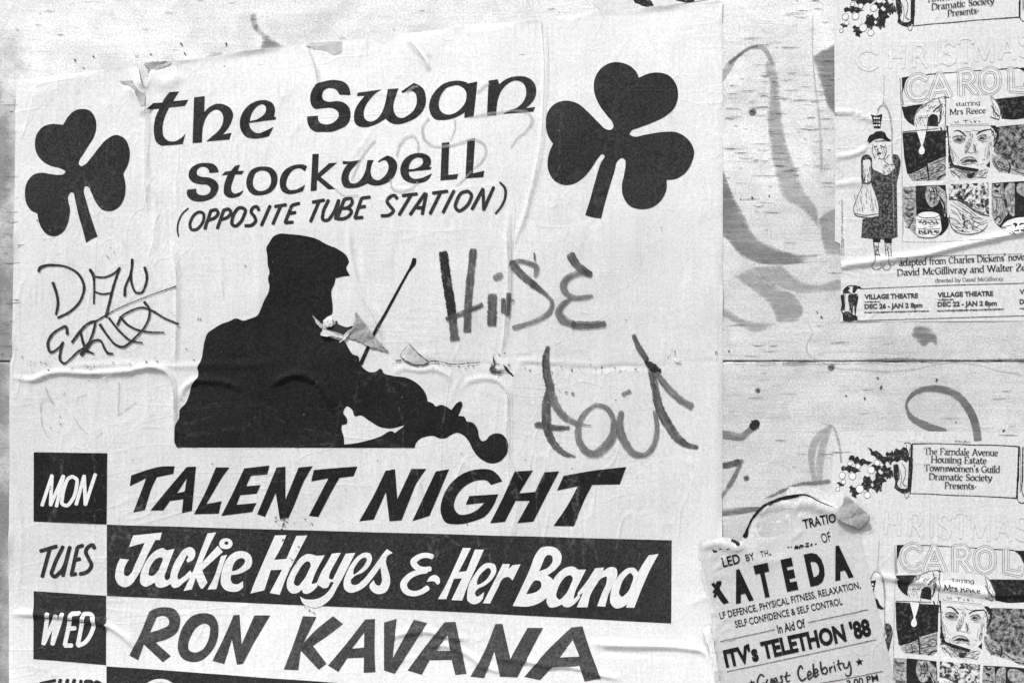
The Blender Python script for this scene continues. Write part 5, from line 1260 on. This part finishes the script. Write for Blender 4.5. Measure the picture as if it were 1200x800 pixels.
    for txt, a, b_, cp, wt in (("VILLAGE THEATRE", (178, 384), (522, 376), 5.2, .05), ("DEC 26 - JAN 2 8pm", (178, 446), (550, 436), 5.2, .05), ("VILLAGE THEATRE", (645, 372), (1000, 362), 5.2, .05), ("DEC 22 - JAN 2 8pm", (645, 432), (1025, 424), 5.2, .05), ("VILLAGE THEATRE", (1170, 352), (1520, 344), 5.2, .05), ("DEC 28", (1170, 415), (1310, 412), 5.2, .05)):
        ty = Type()
        ty.put(txt, (Z5[0] + a[0] / k, Z5[1] + a[1] / k), (Z5[0] + b_[0] / k, Z5[1] + b_[1] / k), cp, surf, l3, wt, 0, fT)
        ty.build("lettering", M['inkg'], root)
    sp = []
    rr = random.Random(9)
    for x0, x1, y0, y1 in ((180, 285, 406, 403), (178, 590, 473, 462), (648, 755, 392, 388), (645, 1070, 462, 450), (1170, 1300, 447, 444)):
        x = x0
        while x < x1 - 6:
            L = rr.uniform(6, 15)
            yy = y0 + (y1 - y0) * (x - x0) / (x1 - x0)
            sp.append("%g,%g,%g %g,%g" % (x, yy - 3, rr.uniform(.9, 1.7), min(x + L, x1), yy - 3 + rr.uniform(-2, 2)))
            x += L + rr.uniform(2, 5)
    pn("fine_print", Z5, '|'.join(sp), 1.4, 'inks', l3, jit=.5)
    pn("date_frame", Z5, "150,318,.9 400,308,.7 700,296,.8 1200,282,.8 1500,270,.8|130,522,.9 400,514,.7 800,502,.8 1200,490,.8 1500,480,.8", .8, 'inks', l3, jit=.3)
    sc2 = sh("scroll_end", Z5, "62,305* 90,312* 75,330* 92,345* 45,350* 40,335|105,305* 150,300* 155,315* 130,322* 118,345* 102,345*|30,360* 44,352 50,400 48,450 38,462*|90,350 104,350 106,440 100,490 90,460|118,350 126,350 128,440 120,490 112,440|45,470 75,462 100,480 132,495 135,520* 85,528* 42,525*", 'holly', l1, grid=0)
    pn("outline", Z5, "30,360,1.4 36,420 32,460 42,480|60,310,1 80,300 130,300|55,350,.6 52,460|85,350,.7 84,460|150,310,1 160,315", .8, 'hard', l3, par=sc2)
    pn("panel_rule", Z5, "370,125,.5 700,108 1060,98 1190,95,.5|45,0,.5 48,110", .5, 'inks', l3, jit=.4)
    return root

M['pale2'] = marker_mat("bleached_outline_ink", 0.44, 0.58, 0.0, 0.32)
M['half'] = mottle_mat("halftone_shade", 0.26, 0.66, 330, 0.5, 0.12)
M['inks2'] = ink_mat("mid_grey_outline_ink", 0.12)
UP = Surf(960, -120, 1420, 390, 0.7, 0.35, 11)
UP.ridge("970,132 985,132 1000,133 1012,138 1030,141", 2.4, 2.2)
UP.ridge("972,184 985,184 1000,181 1016,174", 2.2, 2.2)
UP.ridge("970,217 985,216 1000,214 1016,215", 1.8, 2.2)
UP.ridge("974,316 990,311 1012,308 1040,304 1080,299 1120,289 1160,280 1210,269 1260,262", 3.4, 3.2, 0, .06)
UP.ridge("1060,98 1100,96 1200,90", .5, 3); UP.ridge("1030,0 1034,180 1030,370", .4, 3)
theatre_poster(False, "upper theatre poster, whole down to its strip of dates, at the top right", UP,
               "976,-115* 976.5,0* 977.5,60* 978,134* 977,136* 978.6,200* 978,283* 984.5,286* 985,300* 985.5,340* 984.5,377* 1060,376.5* 1200,376* 1400,373* 1400,-115*")
DN = Surf(960, 490, 1420, 960, 0.7, 0.35, 12)
DN.ridge("1022,674 1048,677 1072,680 1101,686 1130,691 1157,695 1200,695 1260,693", 3.2, 2.8, 0, .06)
DN.ridge("1030,700 1040,760 1046,800", 1.0, 2.5); DN.ridge("1045,690 1047,760", .8, 2)
DN.ridge("1020,790 1060,796 1120,801", 1.2, 3)
theatre_poster(True, "lower theatre poster with a society name in a scroll, partly under the torn flyer", DN,
               "975,545* 978,520* 985,506* 1010,504.5* 1050,505* 1120,505.5* 1200,507* 1400,512* 1400,950* 985,940* 976,700*")
# remnant of a third copy above the big poster
scr = thing("poster_scrap", "scrap of older poster with black holly leaves, above the big poster at the top edge", "poster scrap", 770, 4)
Q = Flat(0.55)
shape("paper_scrap", (0, 0, 1), "690,-60* 850,-60* 846,-3* 800,4.5* 760,8.5* 705,13* 695,5*", Q, 0, M['tpaper'], scr, grid=0)
for sp in ("742,-9* 750,-4 753,-6* 757,0* 763,1* 766,7* 758,8.5 752,7* 748,5 744,4* 742,0*", "790,-8* 797,-4* 803,-2* 812,-3* 814,2* 804,3.5 797,2* 792,1*"):
    shape("holly_leaf", (0, 0, 1), sp, Q, .2, M['holly'], scr, grid=0)

# ------------------------------------------------------------------ the torn flyer
fly = thing("torn_flyer", "small torn grey flyer, tilted, with bold capitals and a curled corner, lapping over both neighbours", "flyer", 940, 900)
FS = Surf(800, 550, 1100, 960, 2.6, 0.4, 21)
FS.ridge("827,738 834,760 839,790 847,830", 2.0, 3.0)
FS.ridge("822,640 840,636 860,642 870,636", 1.6, 3)
FS.ridge("880,600 910,592 950,592 985,600", 1.6, 4)
FS.ridge("938,585 960,592 978,605", 1.5, 3.5)
FS.ridge("1000,618 1010,650 1022,700 1035,750 1045,800", 1.2, 8, 0, .2)
FS.ridge("835,632 860,640 880,655 930,652", .7, 5)
rq = random.Random(4)
for i in range(46):
    x_, y_ = rq.uniform(826, 990), rq.uniform(584, 640)
    a_ = rq.gauss(-.25, .6); l_ = rq.uniform(8, 30)
    FS.ridge("%g,%g %g,%g %g,%g" % (x_, y_, x_ + l_ * .5 * math.cos(a_), y_ + l_ * .5 * math.sin(a_) + rq.uniform(-2, 2), x_ + l_ * math.cos(a_), y_ + l_ * math.sin(a_)), rq.choice((-1, 1)) * rq.uniform(.25, .8), rq.uniform(1.4, 3.0))
for i in range(26):
    x_, y_ = rq.uniform(824, 850), rq.uniform(640, 800)
    FS.ridge("%g,%g %g,%g" % (x_, y_, x_ + rq.uniform(4, 16), y_ + rq.uniform(-8, 8)), rq.choice((-1, 1)) * rq.uniform(.3, 1.1), rq.uniform(1, 2.4))
FS.bump(985, 600, 16, 14, 3.0)
def torn_outline(spec, amp=1.0, seed=1):
    T = toks(spec)
    c = curve([q[:2] for q, _ in T], [k for _, k in T], True, 2.3)
    r_ = np.random.RandomState(seed)
    out = []
    flags = [q[2] if len(q) > 2 else 1 for q, _ in T]
    src = np.array([q[:2] for q, _ in T])
    for p in c:
        k = flags[int(np.argmin(np.hypot(*(src - p).T)))]
        out.append(p + np.clip(r_.normal(0, amp * .5, 2), -.75, .75) * k)
    return np.array(out)
fo = "819,652 820,640 828,636 835,632 845,628 856,630 866,634 874,628 883,606 893,594 905,588 925,582 940,578 958,581 970,579 980,576 986,574 990,580 1001,589 1012,598 1016,604* 1013,616 1006,620 1009,638,.2 1014,660,.1 1020,684,.1 1034,740,.1* 1049,800,.1 1062,860,.1* 1078,925,.1* 865,945,.1* 850,890,.1 838,800,.3 830,765,.3 823,741,.5 825,733 832,729 835,732* 832,716 829,700 826,690 822,676 820,668 826,664 822,658"
white = torn_outline(fo, 1.1, 2)
xy, fs = fill([white], [], 3.0)
fsheet = link("paper_sheet", drape(xy, FS, 0), fs, M['fwhite'], fly)
inner = "824,651 826,642 834,640 842,637 855,639 864,644 872,640 884,640 900,634 915,626,1.4 926,618 932,608 940,600 955,592,1.2 968,590 978,592 990,598 1000,604 1006,612 1006,620* 1009,638,.1 1014,660,.1 1020,684,.1 1033.4,740,.1* 1048.2,800,.1 1061,860,.1* 1077,925,.1* 868,944,.1* 853,890,.1 843,800,.2 838,770,.2 836,745,.4 839,733 836,716 833,700 830,690 827,678 825,668 830,664 827,658"
xy, fs = fill([torn_outline(inner, 1.0, 5)], [], 3.0)
face_ = link("printed_face_layer", drape(xy, FS, .22), fs, M['fpaper'], fly, label="grey printed ply left on the torn white stock")
FL = .95
BK = M['inkf']
shape("grey_residue", (900, 550, 6.156), "-90,400* -60,330 0,260 60,215 160,190 270,185 330,215 420,260 470,300 450,345* 330,350 230,400 120,450 30,480 -60,470", FS, .12, M['fgrey'], fly)
shape("tape_strip", (900, 550, 6.156), "150,120* 240,125 330,130 420,165 490,190 530,170* 540,230 490,280* 430,255 350,205 270,175 190,178* 120,180", FS, .5, M['fgrey2'], fly)
shape("grey_residue", (810, 560, 6.667), "60,500 120,470 180,490 240,500 330,520 300,560 380,560* 300,640 230,700* 150,750 90,700 70,600", FS, .30, M['fpaper'], fly)
pen("dark_tape_edge", (810, 560, 6.667), "412,452,5 425,432,5 432,400,3.6 445,370,2.4 465,325,2.6 500,275,3 560,215,2.6 620,185,3 700,160,3 780,145,3.2 830,132,3", 3, FS, .8, BK, fly, jit=.15)
pen("dark_tape_edge", (900, 550, 6.156), "0,246,3 60,215,3.4 120,195,2.4 200,182,2 265,178,1.6 310,195,1.2 350,218,1 410,245,.8 460,262,.5", 2, FS, .9, BK, fly, jit=.2)
pen("old_brush_edge", (900, 550, 6.156), "-20,205,2 50,175,2.5 110,146,3.4 170,120,2.4 240,100,3.4 330,95,4 400,88,4.6 440,82,5", 3, Flat(1.0), 0, M['spraym'], hoard, jit=.35)
pen("torn_fibre", (810, 560, 6.667), "315,480,3 345,495,4 365,510,3|165,555,2 180,570,3 200,562,1.4|215,552,1.4 230,548|270,548,1.4 290,545", 2, FS, .5, M['inkb'], fly, jit=.4)
ty = Type()
ty.put("LED", (847, 663.5), (867.5, 658.2), 11, FS, FL, .02)
ty.put("BY", (874, 656.5), (884, 654), 8, FS, FL, .01)
ty.put("TH", (891, 652), (900, 650), 7, FS, FL, 0)
ty.put("TRATIO", (941.6, 618.5), (979, 610.2), 10.5, FS, FL, .02)
ty.put("OF", (963.2, 635.5), (974, 632.5), 11, FS, FL, .0)
ty.build("lettering", BK, fly, label="broken upper lines of narrow capitals")
pen("torn_fibre", (900, 550, 6.156), "135,558,1 150,552|160,556,1 168,552|190,568,1.8 198,545|205,565,1.8 212,545|222,562,1.8 230,540|240,558,1.6 238,540 252,548|265,550,2 290,546|268,530,1.4 290,526|305,545,1.8 312,530|335,535,1.6 345,530|10,605,1.6 15,610", 1.6, FS, FL, BK, fly, jit=.3, label="stump of a torn word")
ang = math.radians(-12.2)
cd, sd_ = math.cos(ang), math.sin(ang)
for ch, x, y, wd, hh in (("A", 861.2, 703.6, 21.5, 33), ("T", 889.8, 697.5, 17, 33.5), ("E", 921.2, 689.6, 13.5, 32.5), ("D", 948.4, 683.5, 20.5, 32.5), ("A", 977.3, 676.6, 22, 33.5)):
    t_ = Type()
    t_.put(ch, (x, y), (x + wd * cd, y + wd * sd_), hh, FS, FL, .062)
    t_.build("capital_letter", BK, fly)
shape("capital_letter", (810, 670, 6.155), "140,85* 160,68* 172,85* 180,62* 213,58* 215,78* 200,112* 232,160 270,214* 230,226* 205,195 182,158* 172,180* 155,172* 165,150* 150,140* 166,112*", FS, FL, BK, fly, label="half-torn first capital")
ty = Type()
ty.put("LF DEFENCE, PHYSICAL FITNESS, RELAXATION,", (843.6, 724.3), (1007.8, 687.6), 7.8, FS, FL, .012)
ty.put("SELF CONFIDENCE & SELF CONTROL", (861.6, 734.2), (986.6, 706.8), 7.8, FS, FL, .012)
ty.build("lettering", BK, fly, label="two narrow lines of small capitals")
ty = Type()
ty.put("In Aid Of", (911.5, 741), (943.6, 733.6), 10, FS, FL, .02)
ty.build("lettering", BK, fly, label="short line between two rules")
ty = Type()
ty.put("ITV's TELETHON '88", (850.2, 780), (1020.8, 742.4), 18.5, FS, FL, .045)
ty.build("lettering", BK, fly, label="bold condensed line")
pen("lettering", (810, 670, 6.155), "520,745,2 500,730,1.8 478,760,2 475,800,2 490,830,2 515,820,2 525,795,2 505,795|545,765,2 540,800,2 560,805,2 575,760,2|578,760,2 580,800|592,785,1.8 615,772,2 605,755,1.6 590,775,2 598,800,2 625,785,1.4|655,742,1.8 640,745,2 650,765,2 652,785,2 630,795,1.6|685,715,2 680,760,2.2 690,785,1.8 708,775,1.4|665,748,1.6 710,735,1.6"
    "|800,690,2 785,668,2 768,700,2.2 775,755,2.2 795,775,2.2 825,755,1.6|835,745,1.8 860,725,2 848,705,1.6 835,735,2 845,765,2 870,745,1.4|875,655,2 878,700,2.2 885,745,2 895,740,1.4", 2, FS, FL, M['inkb'], fly, jit=.1, label="handwritten-style script word")
pen("lettering", (920, 670, 6.157), "208,730,1.8 232,705,2 220,690,1.6 205,720,2 215,750,2 238,728,1.4|250,640,2 258,700,2.2 268,730,1.6|262,700,1.8 285,680,2 300,705,2 285,728,1.8 268,722|315,680,1.8 322,715,2|318,695,1.6 335,672,1.8|350,668,2 358,708,2|345,645,2 347,648,2|378,628,2 385,680,2.2 398,700,1.8|368,660,1.6 408,648,1.6|415,650,1.8 425,685,2 445,680,1.8 455,640,1.8|458,638,1.8 470,700,2 460,738,2 440,742,1.6 430,725,1.4", 2, FS, FL, M['inkb'], fly, jit=.1, label="handwritten-style script word beside a star")
def star(cx, cy, r):
    p = []
    for i in range(10):
        a = -math.pi / 2 + i * math.pi / 5 - .2
        q = r if i % 2 == 0 else r * .42
        p.append("%g,%g*" % (cx + q * math.cos(a), cy + q * math.sin(a)))
    shape("star", (0, 0, 1), ' '.join(p), FS, FL, BK, fly, grid=0)
star(1006.3, 774.3, 5); star(880.5, 799, 4.6)
for r_ in ("843.3,750.4,.8 875,743.4 907.5,736.3", "946.8,728,.8 980,720.8 1015.8,713", "851.4,785.4,.8 940,766.8 1025.6,748", "959,799.5,.8 1000,792 1034.5,785"):
    pen("rule", (0, 0, 1), r_, .8, FS, FL, M['inks'], fly, jit=.2)
ty = Type()
ty.put("3.00 PM", (992.5, 803.5), (1029, 796.2), 7.6, FS, FL, .02)
ty.build("lettering", BK, fly, label="time at the foot of the flyer")
flap("curled_corner", [(988.5, 579, 5), (994, 582.5, 7), (1006, 592.5, 9), (1016.5, 602, 10), (1016.8, 608, 9), (1012, 615, 7), (1005.5, 620, 5.2), (997, 615, 9), (985, 610.5, 10.5), (978, 605, 9), (979.5, 597, 6.5), (986, 589, 5.5)], M['fback'], fly, n=12, rnd=.25, crumple=1.0, label="curled top corner of the flyer")
flap("folded_edge", [(822.5, 737, 5), (826, 733, 6), (831, 731, 6.5), (834, 742, 6), (837, 760, 5.5), (842, 790, 5), (851, 840, 4), (848, 860, 3.2), (842, 820, 5), (837, 795, 6), (830, 762, 6)], M['torn'], fly, n=6, rnd=.25, label="white folded left edge")
